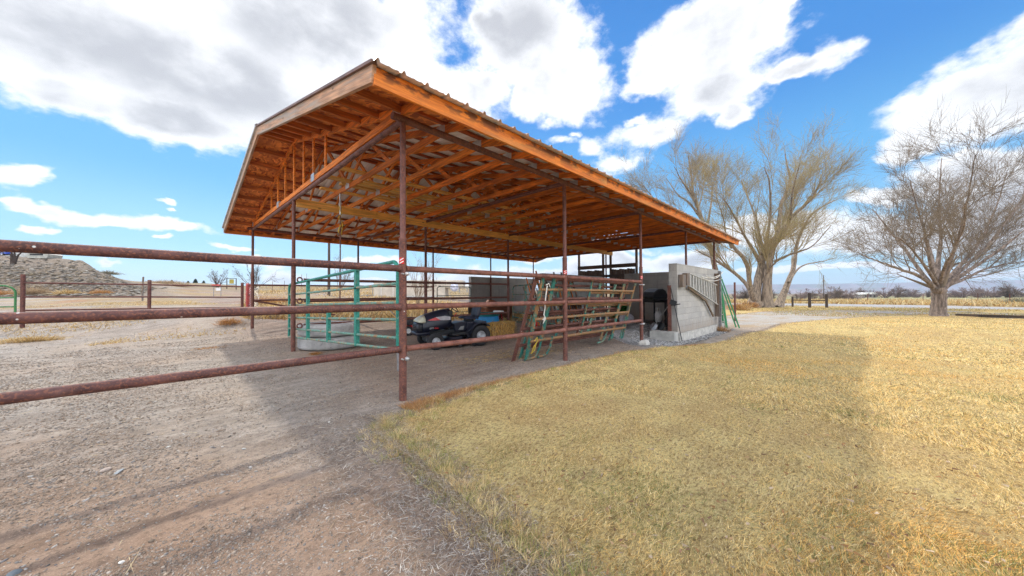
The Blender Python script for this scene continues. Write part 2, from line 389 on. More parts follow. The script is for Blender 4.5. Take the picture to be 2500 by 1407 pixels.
def dirt_mat():
    m, T, P = newmat('dirt'); g = T.n.new('ShaderNodeNewGeometry').outputs['Position']
    a = T.node('ShaderNodeAttribute', attribute_name='col').outputs['Color']
    ga = T.vm('MULTIPLY', g, (.45, 1.25, 1)); n0 = T.noise(g, .5, 5, .6); n1 = T.noise(ga, 3.5, 7, .7); n2 = T.noise(T.vm('MULTIPLY', g, (.8, 1.1, 1)), 30, 7, .75); n3 = T.noise(g, 120, 4, .7); n4 = T.noise(g, 11, 6, .7)
    cc = T.mix(T.smooth(n1, .35, .68), a, T.mix(1.0, a, (.60, .56, .53), 'MULTIPLY'))
    cc = T.mix(T.smooth(n0, .40, .66, 0, .55), cc, T.mix(1.0, a, (1.12, .98, .84), 'MULTIPLY'))
    cc = T.mix(T.smooth(n4, .48, .66, 0, .55), cc, T.mix(1.0, a, (.50, .46, .44), 'MULTIPLY'))
    cc = T.mix(T.smooth(n2, .50, .60, 0, .62), cc, T.mix(1.0, a, (.40, .40, .42), 'MULTIPLY'))
    cc = T.mix(T.smooth(n3, .56, .68, 0, .7), cc, T.mix(1.0, a, (1.65, 1.62, 1.58), 'MULTIPLY'))
    T.put(P.inputs['Base Color'], cc); P.inputs['Roughness'].default_value = .95; P.inputs['Specular IOR Level'].default_value = .15
    h = T.math('ADD', T.math('MULTIPLY', n2, .9), T.math('MULTIPLY', n3, .35)); h = T.math('ADD', h, T.math('MULTIPLY', n1, 1.2))
    b = T.node('ShaderNodeBump', {'Strength': .9, 'Distance': .022, 'Height': h}); T.put(P.inputs['Normal'], b.outputs[0])
    return m
def lawn_mat():
    m, T, P = newmat('dormant_lawn'); g = T.n.new('ShaderNodeNewGeometry').outputs['Position']
    n0 = T.noise(g, .35, 5, .6); n1 = T.noise(g, 2.4, 7, .7); n2 = T.noise(T.vm('MULTIPLY', g, (1, 1.6, 1)), 26, 6, .75); n3 = T.noise(g, 90, 4, .7)
    cc = T.mix(T.smooth(n1, .33, .68), (.48, .35, .15), (.70, .56, .25))
    cc = T.mix(T.smooth(n0, .45, .62, 0, .6), cc, (.54, .36, .15))
    cc = T.mix(T.smooth(T.noise(g, 1.1, 6, .7), .56, .68, 0, .5), cc, (.38, .31, .16))
    cc = T.mix(T.smooth(n2, .46, .62, 0, .85), cc, (.20, .12, .05))
    cc = T.mix(T.smooth(n3, .55, .7, 0, .7), cc, (.80, .68, .40))
    ed = T.node('ShaderNodeSeparateColor', {0: T.node('ShaderNodeAttribute', attribute_name='col').outputs['Color']}).outputs[0]
    ed = T.smooth(T.math('ADD', ed, T.math('MULTIPLY', T.math('SUBTRACT', T.noise(g, 5, 6, .7), .5), 1.6)), .50, .85)
    cc = T.mix(ed, cc, T.mix(T.smooth(n2, .45, .6), (.30, .24, .185), (.18, .14, .11)))
    T.put(P.inputs['Base Color'], cc); P.inputs['Roughness'].default_value = .9; P.inputs['Specular IOR Level'].default_value = .1
    b = T.node('ShaderNodeBump', {'Strength': 1, 'Distance': .03, 'Height': T.math('ADD', n2, T.math('MULTIPLY', n3, .5))}); T.put(P.inputs['Normal'], b.outputs[0])
    return m
def gravel_mat(name, c1, c2, scale=45, patch=(.30, .22, .12)):
    m, T, P = newmat(name); g = T.n.new('ShaderNodeNewGeometry').outputs['Position']
    v = T.node('ShaderNodeTexVoronoi', {'Vector': g, 'Scale': float(scale)}); sp = T.node('ShaderNodeSeparateColor', {0: v.outputs['Color']})
    cc = T.mix(sp.outputs[0], c1, c2)
    cc = T.mix(T.smooth(T.noise(g, .8, 6, .7), .44, .60, 0, .85), cc, patch)
    cc = T.mix(T.smooth(T.noise(g, 9, 5, .7), .55, .7, 0, .5), cc, tuple(x*.5 for x in c1))
    T.put(P.inputs['Base Color'], cc); P.inputs['Roughness'].default_value = .95
    b = T.node('ShaderNodeBump', {'Strength': .8, 'Distance': .02, 'Height': v.outputs['Distance']}); T.put(P.inputs['Normal'], b.outputs[0])
    return m
def bark_mat(name, c):
    m, T, P = newmat(name); tc = T.n.new('ShaderNodeTexCoord').outputs['Object']
    n = T.noise(T.vm('MULTIPLY', tc, (5, 5, .8)), 1.6, 7, .7)
    cc = T.mix(T.smooth(n, .34, .64), tuple(x*.38 for x in c), tuple(x*1.35 for x in c))
    T.put(P.inputs['Base Color'], cc); P.inputs['Roughness'].default_value = .9
    b = T.node('ShaderNodeBump', {'Strength': 1, 'Distance': .06, 'Height': n}); T.put(P.inputs['Normal'], b.outputs[0])
    return m
def roof_under_mat():
    m, T, P = newmat('roof_metal'); g = T.n.new('ShaderNodeNewGeometry')
    tc = T.n.new('ShaderNodeTexCoord').outputs['Object']
    n = T.noise(T.vm('MULTIPLY', tc, (2, .5, 2)), 2, 5, .6)
    top = T.mix(T.smooth(n, .35, .7), (.26, .20, .17), (.36, .29, .25)); bot = T.mix(T.smooth(n, .35, .7), (.74, .70, .67), (.88, .86, .84))
    sz = T.node('ShaderNodeSeparateXYZ', {0: g.outputs['True Normal']})
    face = T.math('MULTIPLY', g.outputs['Backfacing'], 1.0)
    T.put(P.inputs['Base Color'], T.mix(face, top, bot)); P.inputs['Roughness'].default_value = .45; P.inputs['Metallic'].default_value = .1
    return m
def bale_mat():
    m, T, P = newmat('straw_bale'); tc = T.n.new('ShaderNodeTexCoord').outputs['Object']
    n = T.noise(T.vm('MULTIPLY', tc, (45, 45, 9)), 1, 5, .7); n2 = T.noise(tc, 9, 4)
    cc = T.mix(T.smooth(n, .38, .62), (.13, .055, .012), (.66, .38, .10)); cc = T.mix(T.smooth(n2, .5, .7, 0, .5), cc, (.30, .24, .14))
    T.put(P.inputs['Base Color'], cc); P.inputs['Roughness'].default_value = .9
    b = T.node('ShaderNodeBump', {'Strength': 1, 'Distance': .02, 'Height': n}); T.put(P.inputs['Normal'], b.outputs[0]); return m

ORG = (.84, .205, .014)
wY = wood('truss_wood', ORG, 'y'); wX = wood('purlin_wood', (.44, .08, .010), 'x'); wL = wood('lookout_wood', (.60, .17, .03), 'x', dark=.6, stain=.5); wZ = wood('upright_wood', ORG, 'z')  # purlins darker than the trusses: shadow under the roof put into their colour
wXy = wood('new_lumber', (.80, .40, .09), 'x', dark=.7, stain=.3); wRake = wood('rake_wood', (.56, .29, .15), 'y', dark=.6, stain=.45, grey=(.36, .30, .23), pitch=.24)
wGrey = wood('weathered_wood', (.20, .13, .085), 'z', dark=.55, grey=(.17, .14, .12)); wGreyX = wood('weathered_board', (.17, .11, .075), 'y', dark=.5, grey=(.15, .125, .11))
wBrown = wood('creosoted_post', (.085, .055, .038), 'z', dark=.5)
osb = osb_mat(); fas = fascia_mat(); rust = rust_mat(); rustS = rust_mat('chipped_rail', (.14, .052, .040), True, .16); rustL = rust_mat('dark_red_rail', (.075, .027, .024)); rustD = rust_mat('dark_rail', (.075, .025, .022), False)
teal = painted('teal_paint', (.012, .20, .15), .12); tealR = painted('worn_teal_paint', (.015, .16, .13), .27); green = painted('green_paint', (.03, .17, .045), .12); tealP = painted('pale_teal', (.12, .26, .20), .24)
rustyY = painted('rusted_rail', (.06, .17, .12), .40); dgreen = painted('dark_green_paint', (.02, .05, .02), .15)
galv = simple('galvanised_steel', (.50, .50, .49), .4, .6, .2, 8); steel = simple('dull_steel', (.28, .28, .29), .4, .7, .3, 10)
blk = block_mat(); conc = simple('concrete', (.42, .41, .38), .9, 0, .2, 3, .004, 60); concw = simple('footing_concrete', (.46, .44, .40), .9, 0, .25, 6, .01, 30)
roofm = roof_under_mat(); rubber = simple('tyre_rubber', (.022, .022, .024), .75, 0, .3, 8, .002, 60)
greytyre = simple('weathered_tyre', (.40, .39, .38), .9, 0, .25, 4, .006, 25, (.18, .175, .17), .40)
navy = simple('navy_bodywork', (.010, .012, .024), .35, 0, .25, 5); blackp = simple('black_plastic', (.010, .011, .013), .5, 0, .3, 9)
seatm = simple('seat_vinyl', (.018, .022, .040), .5, 0, .25, 7); lampm = simple('headlight_lens', (.50, .49, .38), .3, 0, .1, 9)
redm = simple('red_plastic', (.65, .015, .012), .5, 0, .2, 6); whitem = simple('white_paint', (.72, .72, .70), .5, 0, .08, 5)
silver = simple('wheel_rim', (.55, .56, .58), .35, .5, .15, 9); bluep = simple('blue_plastic', (.01, .22, .50), .5, 0, .2, 4); tealpl = simple('teal_rim', (.02, .25, .25), .5)
alum = simple('aluminium', (.44, .43, .40), .5, .3, .2, 12); ropew = simple('white_rope', (.68, .66, .60), .8); ropey = simple('yellow_rope', (.55, .38, .05), .8)
straw = bale_mat(); beige = simple('beige_trailer', (.50, .44, .36), .55, 0, .12, 1.5); darkm = simple('dark_slot', (.02, .02, .022), .7)
grillm = simple('grill_black', (.016, .016, .018), .38, 0, .3, 6); tankm = simple('white_tank', (.66, .65, .64), .45, 0, .12, 6)
strand = colmat('dry_strands', .8, .25); twigm = colmat('twig_bark', .85); stonem = colmat('stone', .9, 0, 1, 30)
browntrim = simple('brown_trim', (.16, .085, .055), .5, .1, .3, 5)
barkA = bark_mat('willow_bark', (.30, .235, .175)); barkB = bark_mat('maple_bark', (.24, .185, .15))
fiberg = painted('green_fibreglass', (.02, .22, .08), .05); leafm = simple('green_leaf', (.05, .16, .03), .6)
dirt = dirt_mat(); lawnm = lawn_mat(); gravm = gravel_mat('pale_gravel', (.27, .25, .22), (.50, .47, .42), 30, (.36, .26, .15)); roadm = gravel_mat('road_gravel', (.30, .29, .28), (.38, .37, .36), 8, (.36, .34, .31))
ggrav = gravel_mat('grey_gravel', (.14, .14, .14), (.42, .41, .40), 28, (.2, .18, .16)); fieldm = simple('field', (.24, .22, .10), .95, 0, .3, .04, coords='Object')
verge = lawn_mat(); verge.name = 'verge_grass'
# ------------------------------------------------------------------ setting: ground
EDGE = [(1.12, -3), (1.18, 1.05), (1.3, 1.7), (1.38, 2.4), (1.40, 3.05), (1.55, 3.35), (2.2, 3.5), (2.8, 3.55), (4.0, 3.45), (5.2, 3.3), (6.5, 3.2), (7.4, 3.1),
        (9.1, 2.95), (12, 2.85), (15.8, 2.85), (18, 2.3), (20, 1.95), (23, 1.5), (26.5, .8), (31, -.75), (37.8, -4.5)]
EYX = [1.55, 2.2, 2.8, 4, 5.2, 6.5, 7.4, 9.1, 12, 15.8, 18, 20, 23, 26.5, 31, 37.8]; EYY = [3.35, 3.5, 3.55, 3.45, 3.3, 3.2, 3.1, 2.95, 2.85, 2.85, 2.3, 1.95, 1.5, .8, -.75, -4.5]
def edge_x(y):  # left border of the lawn for y < 3.3
    return np.interp(y, [-3, 1.05, 1.7, 2.4, 3.05, 3.35], [1.12, 1.18, 1.3, 1.38, 1.40, 1.55])
def in_lawn(x, y):
    ey = np.interp(x, [1.55, 2.2, 2.8, 4, 5.2, 6.5, 7.4, 9.1, 12, 15.8, 18, 20, 23, 26.5, 31, 37.8], [3.35, 3.5, 3.55, 3.45, 3.3, 3.2, 3.1, 2.95, 2.85, 2.85, 2.3, 1.95, 1.5, .8, -.75, -4.5])
    return (x > edge_x(y)) & (y < ey) & ((x-37.8)*2.7-(y+4.5)*4.3 < 0)
def build_ground():
    th = np.concatenate([np.linspace(-math.pi, YAW-1.12, 70)[:-1], np.linspace(YAW-1.12, YAW+1.12, 760), np.linspace(YAW+1.12, math.pi, 70)[1:]])
    r = np.concatenate([[.25], np.geomspace(.7, 16, 430), np.geomspace(16.3, 135, 240), np.geomspace(140, 4500, 56)])
    A, Rr = np.meshgrid(th, r, indexing='ij'); x = Rr*np.sin(A); y = Rr*np.cos(A); z = gz(x, y)
    near = 1-sst(Rr, 14, 22)
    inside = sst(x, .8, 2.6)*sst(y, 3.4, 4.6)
    rough = (1-.75*inside)
    z = z + near*rough*(fbm(x, y, 1.3, 3)*.05 + fbm(x*.9+y*.5, y*1.6-x*1.1, 7, 4)*.030 + (np.abs(fbm(x, y, 16, 3)))*.022)
    # wheel tracks parallel to the rails and rock heaps on the bank
    z = z + near*rough*(np.sin((y-.12*x)*5.2+2*fbm(x, y, .6, 2))*.010)
    X = cy_*x - sy_*y; D = sy_*x+cy_*y; pxx = 1250+830*X/np.maximum(D, .1)
    hill = sst(D, 25, 31)*(1-sst(D, 50, 58))*(1-sst(pxx, 330, 470))*(D > 0)
    z = z + hill*(np.abs(fbm(x, y, .8, 4))*.8) + sst(D, 18, 30)*(1-hill)*(1-sst(D, 200, 400))*fbm(x, y, .12, 3)*.35*(pxx < 1400)
    ey = np.interp(x, [1.55, 4, 7.4, 12, 15.8, 20, 26.5, 37.8], [3.35, 3.45, 3.1, 2.85, 2.85, 1.95, .8, -4.5])
    z = z - .12*sst(x-edge_x(y), .02, .3)*(1-sst(y-ey, -.3, -.02))*(Rr < 60)
    V = np.stack([x.ravel(), y.ravel(), z.ravel()], 1)
    n, mm = x.shape; i, j = np.meshgrid(np.arange(n-1), np.arange(mm-1), indexing='ij'); b = (i*mm+j).ravel()
    F = np.stack([b, b+1, b+mm+1, b+mm], 1)
    # the soil's own colours
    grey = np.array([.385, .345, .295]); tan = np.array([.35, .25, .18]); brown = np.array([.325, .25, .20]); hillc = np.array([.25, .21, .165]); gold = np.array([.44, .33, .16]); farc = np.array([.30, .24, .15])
    c = np.empty((x.size, 3)); fl = lambda q: np.broadcast_to(q, x.shape).ravel()[:, None]
    D_ = sy_*x+cy_*y; t = fl(np.clip(1-sst(D_+2.2*fbm(x*.5, y, .5, 4), 1.9, 3.6), 0, 1)*.85+.15*sst(fbm(x, y, .5, 4), 0, .15)); c = grey*(1-t)+tan*t
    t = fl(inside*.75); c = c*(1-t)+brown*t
    # strip of trampled, litter-strewn soil by the lawn
    t = fl((1-sst(np.abs(x-1.15+.5*fbm(x, y, 1.5, 3)), .1, .75))*(y < 3.8)*sst(fbm(x, y, 3, 4), -.12, .12)*.6); c = c*(1-t)+np.array([.22, .17, .135])*t
    t = fl(sst(D, 11.5, 17)*sst(fbm(x, y, .25, 4), -.08, .12)*.8); c = c*(1-t)+gold*.85*t
    t = fl(sst(D, 11.5, 17)*sst(fbm(x+40, y, .5, 4), .04, .16)*.6*(pxx < 620)); c = c*(1-t)+np.array([.33, .19, .12])*t
    t = fl(hill); c = c*(1-t)+hillc*t
    t = fl(sst(D, 40, 70)*(1-hill)); c = c*(1-t)+farc*t
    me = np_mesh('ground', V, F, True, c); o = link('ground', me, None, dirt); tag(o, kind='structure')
build_ground()
def resample(P, n):
    P = np.array(P, float); d = np.r_[0, np.cumsum(np.hypot(*(P[1:]-P[:-1]).T))]; t = np.linspace(0, d[-1], n)
    return np.stack([np.interp(t, d, P[:, 0]), np.interp(t, d, P[:, 1])], 1)
def lawn_z(x, y):
    d = np.interp(x, EYX, EYY)-y; bank = .13*sst(d, -.05, .30)*(1-sst(d, .45, 1.1))*sst(x, 2.0, 4.0)*(1-sst(x, 11, 14))*(.7+1.2*fbm(x, y, 1.1, 2))
    return gz(x, y)+.035+.02*fbm(x, y, .8, 3)+bank
def sheet(name, A, B, n, m, mt, dz, wob=.0, lip=0.0):
    a = resample(A, n); b = resample(B, n); t = (np.linspace(0, 1, m)**(2.6 if name == 'lawn' else 1))[None, :, None]
    P = a[:, None]*(1-t)+b[:, None]*t; x, y = P[..., 0], P[..., 1]
    if name == 'lawn': x[:, 0] += (.10*fbm(x[:, 0]*1.0, y[:, 0], 3, 4)*2).clip(-.1, .1)*(y[:, 0] < 3.2); y[:, 0] += (.12*fbm(x[:, 0], y[:, 0], 2.5, 4)*2)*(x[:, 0] > 1.6)
    if wob: y = y + wob*fbm(x, y, .9, 3)*(t[..., 0] < .5)
    z = lawn_z(x, y) if name == 'lawn' else gz(x, y)+dz+.02*fbm(x, y, .8, 3)
    z[:, 0] -= dz+lip
    for sl_ in ((slice(None), -1), (0,), (-1,)): z[sl_] = np.minimum(z[sl_], gz(x, y)[sl_]-.03)
    V = np.stack([x.ravel(), y.ravel(), z.ravel()], 1); i, j = np.meshgrid(np.arange(n-1), np.arange(m-1), indexing='ij'); q = (i*m+j).ravel()
    C = None
    if name == 'lawn':
        d = np.minimum(np.where(y < 3.4, x-edge_x(y), 9), np.interp(x, EYX, EYY)-y); C = np.repeat((1-sst(d, -.05, .55)).ravel()[:, None], 3, 1)
    o = link(name, np_mesh(name, V, np.stack([q, q+m, q+m+1, q+1], 1), True, C), None, mt); return tag(o, kind='structure')
sheet('lawn', EDGE, [(3, -14), (8, -23.2), (3.4, -26)][:1]+[(6, -24.4)], 260, 70, lawnm, .035, 0, .03)
o = bpy.data.objects['lawn']
sheet('gravel_driveway', [(17.6, 4.6), (20.5, 5.2), (24, 5.6), (29, 5.6), (34, 4.8), (38, 3.0), (43, -2), (46, -6), (20, -22)], [(17.9, 2.4), (20, 2.0), (23, 1.6), (26.5, .9), (31, -.7), (37.8, -4.4), (33.5, -7.1), (6, -24)], 120, 16, gravm, .03)
sheet('verge', [(30, 9), (38, 7), (52, 3.5), (50, -2), (50, -8), (51, -11), (46, -20)], [(24, 5.65), (29, 5.65), (34, 4.85), (38, 3.05), (43, -1.95), (46, -5.95), (40, -12)], 80, 10, verge, .026)
sheet('road', [(44, 22), (50, 9), (51.5, 2), (50.5, -5), (49, -10), (46, -20), (40, -32)], [(54, 25), (61, 10), (63, 2), (61, -8), (56, -16), (52, -26), (48, -36)], 80, 8, roadm, .03)
sheet('field', [(75, 40), (88, 20), (96, 0), (90, -22), (80, -45), (70, -60)], [(230, 110), (260, 60), (280, 0), (260, -70), (220, -130), (180, -170)], 60, 20, fieldm, .10)
sheet('gravel_apron', [(8.4, 3.6), (9.2, 3.25), (11, 3.3), (12, 3.5), (15, 3.45), (17.4, 3.3)], [(9.8, 5.6), (10.6, 6.2), (11.8, 6.6), (12.6, 7), (15, 7.2), (16.4, 7.2)], 60, 30, ggrav, .04)
# distant mesa
def mesa():
    def ridge(px0, px1, D, ztop, zb, seed, n=160):
        V = []; F = []
        for i in range(n):
            px = px0+(px1-px0)*i/(n-1); X = (px-1250)/830*D; x = cy_*X+sy_*D; y = -sy_*X+cy_*D
            zt = ztop(px)*D+CZ + float(fbm(px/140., seed, 1, 4))*D*.004
            for k, (dr, f) in enumerate(((1, 0), (1.03, .35), (1.05, .55), (1.09, .8), (1.10, 1), (1.3, 1.02))):
                V.append((x*dr, y*dr, zb*(1-f)+zt*f*(dr if f >= 1 else 1) + float(fbm(px/30., k*3+seed, 1, 3))*D*.002*(0 < f < 1)))
        for i in range(n-1):
            for k in range(5): a = i*6+k; F.append((a, a+1, a+7, a+6))
        return V, F
    m = simple('mesa_rock', (.24, .17, .15), .95, 0, .35, .004, coords='Object', c2=(.14, .15, .09), amt=.5)
    V, F = ridge(1500, 2900, 3300, lambda p: (712.5-(697-(p-1500)*.006-(3.5 if p > 2330 else 0)))/830, -30, 3)
    o = link('mesa', np_mesh('mesa', V, F, True), None, m); tag(o, kind='structure')
    V, F = ridge(1480, 3000, 2500, lambda p: (712.5-(706+2*math.sin(p/90)))/830, -30, 9)
    o = link('hills', np_mesh('hills', V, F, True), None, m); tag(o, kind='structure')
mesa()
dullred = painted('faded_red', (.38, .05, .045), .10)
# ------------------------------------------------------------------ the open-sided shed
PX = [2.06, 5.46, 8.94, 12.62, 16.22]; PY = [3.88, 8.9, 13.92]
YE0, YE1, YR, X0, X1, SL = 3.22, 14.58, 8.9, 1.40, 17.30, .24
def zr(y): return 3.50+SL*((y-YE0) if y <= YR else (YE1-y))
barn = empty('pole_shed', (PX[0], PY[0], 0), 0, 'open sided shed with rusty pipe posts and an orange timber truss roof', 'shed')
bo = Vector(barn.location)
def bpart(mb, name, m, bevel=0, parent=None, at=None):
    """part of the shed with its own origin"""
    o = mb.build(name, m, None, bevel); o.parent = barn if parent is None else parent
    return o
class OB(MB): # vertices relative to barn origin
    def build(s, name, m, parent=None, bevel=0):
        s.v = [(x-bo.x, y-bo.y, z-bo.z) for x, y, z in s.v]; return MB.build(s, name, m, parent or barn, bevel)
# posts
for ix, x in enumerate(PX):
    for iy, y in enumerate(PY):
        b = g1(x, y)-.25
        if ix >= 3 and iy == 0: b = -.4
        mb = OB(); mb.tube([(x, y, b), (x, y, 1.96)], .046, 14); mb.tube([(x, y, 1.955), (x, y, 1.975), (x, y, 1.99), (x, y, 3.41)], [.046, .050, .036, .036], 14)
        p = mb.build('post', rust)
        if iy == 0 and ix < 3:
            t = Vector((-.70, -.71, 0)); c = Vector((x, y, 0))+t*.0465
            mb = OB(); sd = Vector((.71, -.70, 0)); z0 = 1.66
            stripes = [];  # small sheet of reflective tape, red with white diagonals
            mb.bar(c+Vector((0, 0, z0)), c+Vector((0, 0, z0+.075)), .062, .006, t)
            tp = mb.build('reflective_tape', redm, p); tp.parent = p
            mb = OB()
            for k in (0, 1):
                a = c+t*.004+Vector((0, 0, z0+.012+k*.036)); mb.bar(a-sd*.023-Vector((0, 0, .006)), a+sd*.023+Vector((0, 0, .022)), .002, .012, Vector((0, 0, 1)))
            s_ = mb.build('tape_stripe', whitem, p)
g_ = np.random.default_rng(3); mb = OB(); mb.add([(8.94+.19*(1+.25*math.sin(3*a+1))*math.cos(a)*k, 3.80+.13*(1+.2*math.cos(2*a))*math.sin(a)*k, z) for z, k in ((-.12, 1.1), (-.02, 1.0), (.03, .6)) for a in np.linspace(0, 6.283, 17)[:-1]], [(r_*16+i, r_*16+(i+1) % 16, (r_+1)*16+(i+1) % 16, (r_+1)*16+i) for r_ in range(2) for i in range(16)]+[tuple(range(32, 48))]); mb.build('post_footing', concw)
# pipe beams on the posts
for y in (PY[0], PY[2]):
    OB().tube([(1.92, y, 3.455), (17.1, y, 3.455)], .045, 14).build('pipe_beam', rust)
for x in PX:
    OB().tube([(x, PY[0]+.02, 3.44), (x, PY[2]-.02, 3.44)], .040, 12).build('cross_beam', rust)
# new timber header over the middle posts
OB().bar((2.10, 8.84, 3.37), (9.4, 8.84, 3.37), .04, .19).build('header_beam', wXy)
OB().bar((9.4, 8.84, 3.375), (16.8, 8.84, 3.375), .04, .19).build('header_beam', wXy)
# trusses
TX = [2.06+.655*k for k in range(23)]
TX = [x for x in TX if x < 16.9]
def truss(x, end):
    mb = OB(); w = .040
    zc = lambda y: zr(y)-.045-.050          # top chord centre
    for s in (0, 1):
        yo = (YE0+.03) if s == 0 else (YE1-.03)
        mb.bar((x, yo, zc(yo)), (x, YR, zc(YR)), w, .095)
    mb.bar((x, PY[0]-.08, 3.555), (x, PY[2]+.08, 3.555), w-.003, .10)
    if end:
        for y in [6.76, 7.48, 8.15, 8.9, 9.7, 10.45, 11.2]:
            zz = zc(y)
            if zz-3.60 > .08: mb.bar((x+.006, y, 3.58), (x+.006, y, zz), w-.012, .07, (0, 1, 0))
    else:
        for s in (-1, 1):
            nb = YR+s*1.45
            mb.bar((x+.004, nb, 3.58), (x+.004, YR+s*.12, zc(YR)-.03), w-.010, .075)
            mb.bar((x-.004, nb, 3.58), (x-.004, YR+s*2.45, zc(YR+s*2.45)), w-.010, .075)
            mb.bar((x+.004, YR+s*3.3, 3.58), (x+.004, YR+s*2.5, zc(YR+s*2.5)), w-.010, .075)
    t = mb.build('truss', wY)
    P = [(PY[0]+.12, 3.585), (YR-1.45, 3.59), (YR+1.45, 3.59), (PY[2]-.12, 3.585)]
    for y, z in P:
        OB().bar((x, y-.10, z), (x, y+.10, z), w+.008, .12 if abs(y-YR) > 3 else .15).build('gusset_plate', galv, t)
    return t
for i, x in enumerate(TX): truss(x, i == 0)
# purlins, look-outs, sheathing, metal
ys = [YE0+.07+.615*k for k in range(10)]; ys = [y for y in ys if y < YR-.1]+[YR-.09]
for y in ys+[2*YR-y for y in ys]:
    OB().bar((X0+.62, y, zr(y)-.0245), (X1-.02, y, zr(y)-.0245), .088, .040, (0, -SL if y < YR else SL, 1)).build('purlin', wX)
for y in ys[:]+[2*YR-y for y in ys]:
    if abs(y-YE0) < .2 or abs(y-YE1) < .2: continue
    z = zr(y)-.078
    OB().bar((X0+.02, y, z), (PX[0]-.02, y, z), .038, .09).build('lookout', wL)
for y0, y1 in ((YE0+.02, YR), (YR, YE1-.02)):
    mb = OB(); a, b = (y0, y1); z0, z1 = zr(a)-.0035, zr(b)-.0035; x0, x1 = X0+.01, PX[0]+.635
    mb.add([(x0, a, z0-.012), (x1, a, z0-.012), (x1, b, z1-.012), (x0, b, z1-.012), (x0, a, z0), (x1, a, z0), (x1, b, z1), (x0, b, z1)],
           [(0, 3, 2, 1), (4, 5, 6, 7), (0, 1, 5, 4), (1, 2, 6, 5), (2, 3, 7, 6), (3, 0, 4, 7)]); mb.build('osb_sheathing', osb)
def roof_slope(ya, yb):
    xs = []; hs = []; x = X0-.04
    while x < X1+.05:
        for dx, h in ((0, 0), (.022, .034), (.040, .034), (.054, 0), (.12, 0), (.130, .005), (.150, .005), (.160, 0), (.205, 0), (.215, .005), (.235, .005), (.245, 0)):
            xs.append(x+dx); hs.append(h)
        x += .265
    V = []; n = len(xs)
    for y in (ya, yb):
        for x_, h in zip(xs, hs): V.append((x_-bo.x, y-bo.y, zr(y)+.004+h))
    F = [(i, i+1, n+i+1, n+i) if ya < yb else (i+1, i, n+i, n+i+1) for i in range(n-1)]
    me = np_mesh('roof_panel', V, F); return link('roof_panel', me, barn, roofm)
roof_slope(YE0-.13, YR); roof_slope(YE1+.06, YR)
mb = OB()
for s in (-1, 1):
    y = YR+s*.22; mb.add([(X0-.06, YR, zr(YR)+.045), (X1+.06, YR, zr(YR)+.045), (X1+.06, y, zr(y)+.036), (X0-.06, y, zr(y)+.036)], [(0, 1, 2, 3)])
mb.build('ridge_cap', roofm)
for y in (YE0, YE1):
    cuts = [X0, 5.9, 10.1, 14.2, X1]
    for a, b in zip(cuts, cuts[1:]):
        me = MB().box((0, 0, 0), (b-a-.004, .040, .185)); o = me.build('fascia_board', fas, barn, .003); o.location = Vector(((a+b)/2, y+(.0 if int(a) % 2 else .002), 3.40))-bo
for x in (X0, X1):
    for ya, yb in ((YE0-.02, 5.9), (5.9, YR), (YR, 12.2), (12.2, YE1+.02)):
        OB().bar((x, ya+.002, zr(ya)-.085), (x, yb-.002, zr(yb)-.085), .040, .165).build('rake_board', wRake)
    for ya, yb in ((YE0-.06, YR), (YR, YE1+.06)):
        OB().bar((x-.012 if x < 5 else x+.012, ya, zr(ya)+.016), (x-.012 if x < 5 else x+.012, yb, zr(yb)+.016), .070 if ya < YR else .095, .030 if ya < YR else .05).build('metal_trim', browntrim if ya < YR else galv)
# knots sticking out of the eave board
# ------------------------------------------------------------------ rails between the posts
def fence(name, label, rails, posts=(), group=None, rad=.036, m=None, pm=None, prad=.045):
    x0, y0, z0 = rails[0][0]; t = empty(name, (x0, y0, g1(x0, y0)), 0, label, 'fence', group); o0 = Vector(t.location)
    for pts in rails:
        P_ = [Vector(p)-o0 for p in pts]; e0 = (P_[1]-P_[0]).normalized(); e1 = (P_[-2]-P_[-1]).normalized()
        q = [P_[0], P_[0]+e0*.012, P_[0]+e0*.03]+P_[1:-1]+[P_[-1]+e1*.03, P_[-1]+e1*.012, P_[-1]]; w_ = rad*1.22   # weld beads where the rail meets the post
        MB().tube(q, [w_, w_*.98, rad]+[rad]*(len(P_)-2)+[rad, w_*.98, w_], 12).build('rail', m or rust, t)
    for x, y, za, zb in posts:
        MB().tube([Vector((x, y, za))-o0, Vector((x, y, zb))-o0], prad, 12).build('fence_post', pm or m or rust, t)
    return t
RZ = (1.605, 1.135, .62)
t = fence('pipe_fence', 'long three rail rusty pipe fence running left from the front corner post', [[(-3.3, 3.88, z+.012), (-.7, 3.88, z+.015), (2.02, 3.88, z)] for z in RZ], [(-3.3, 3.88, -.3, 1.75)], None, .040, rustL)
b0 = Vector(t.location)
for i in range(2):
    a, b = PX[i], PX[i+1]
    t = fence('pipe_fence', ('three white specked rusty rails in front of the mower' if i == 0 else 'three rusty rails in front of the leaning livestock panels'),
          [[(a+.04, 3.88, z+(0, -.02, -.045)[k]*(i == 1)), (b-.04, 3.88, z+((0, -.02, -.045)[k] if i == 0 else (-.02, -.045, -.07)[k]))] for k, z in enumerate(RZ)], (), 'rails between front posts', .037, rustS)
# clamps on the corner post
for x, zz in ((PX[0], 1.54), (PX[0], .50), (PX[2], 1.5), (PX[2], .46)):
    c = Vector((x, 3.88, zz)); mb = OB(); mb.lathe([(.0, -.03), (.022, -.03), (.022, -.005), (.028, 0), (.028, .012), (.0, .02)], 12, (x+.03, 3.88-.045, zz), 'y')
    mb.tube([(x-.02, 3.82, zz), (x-.16 if x > 5 else x-.03, 3.86, zz+.004)], .010, 6); mb.build('clamp', galv)
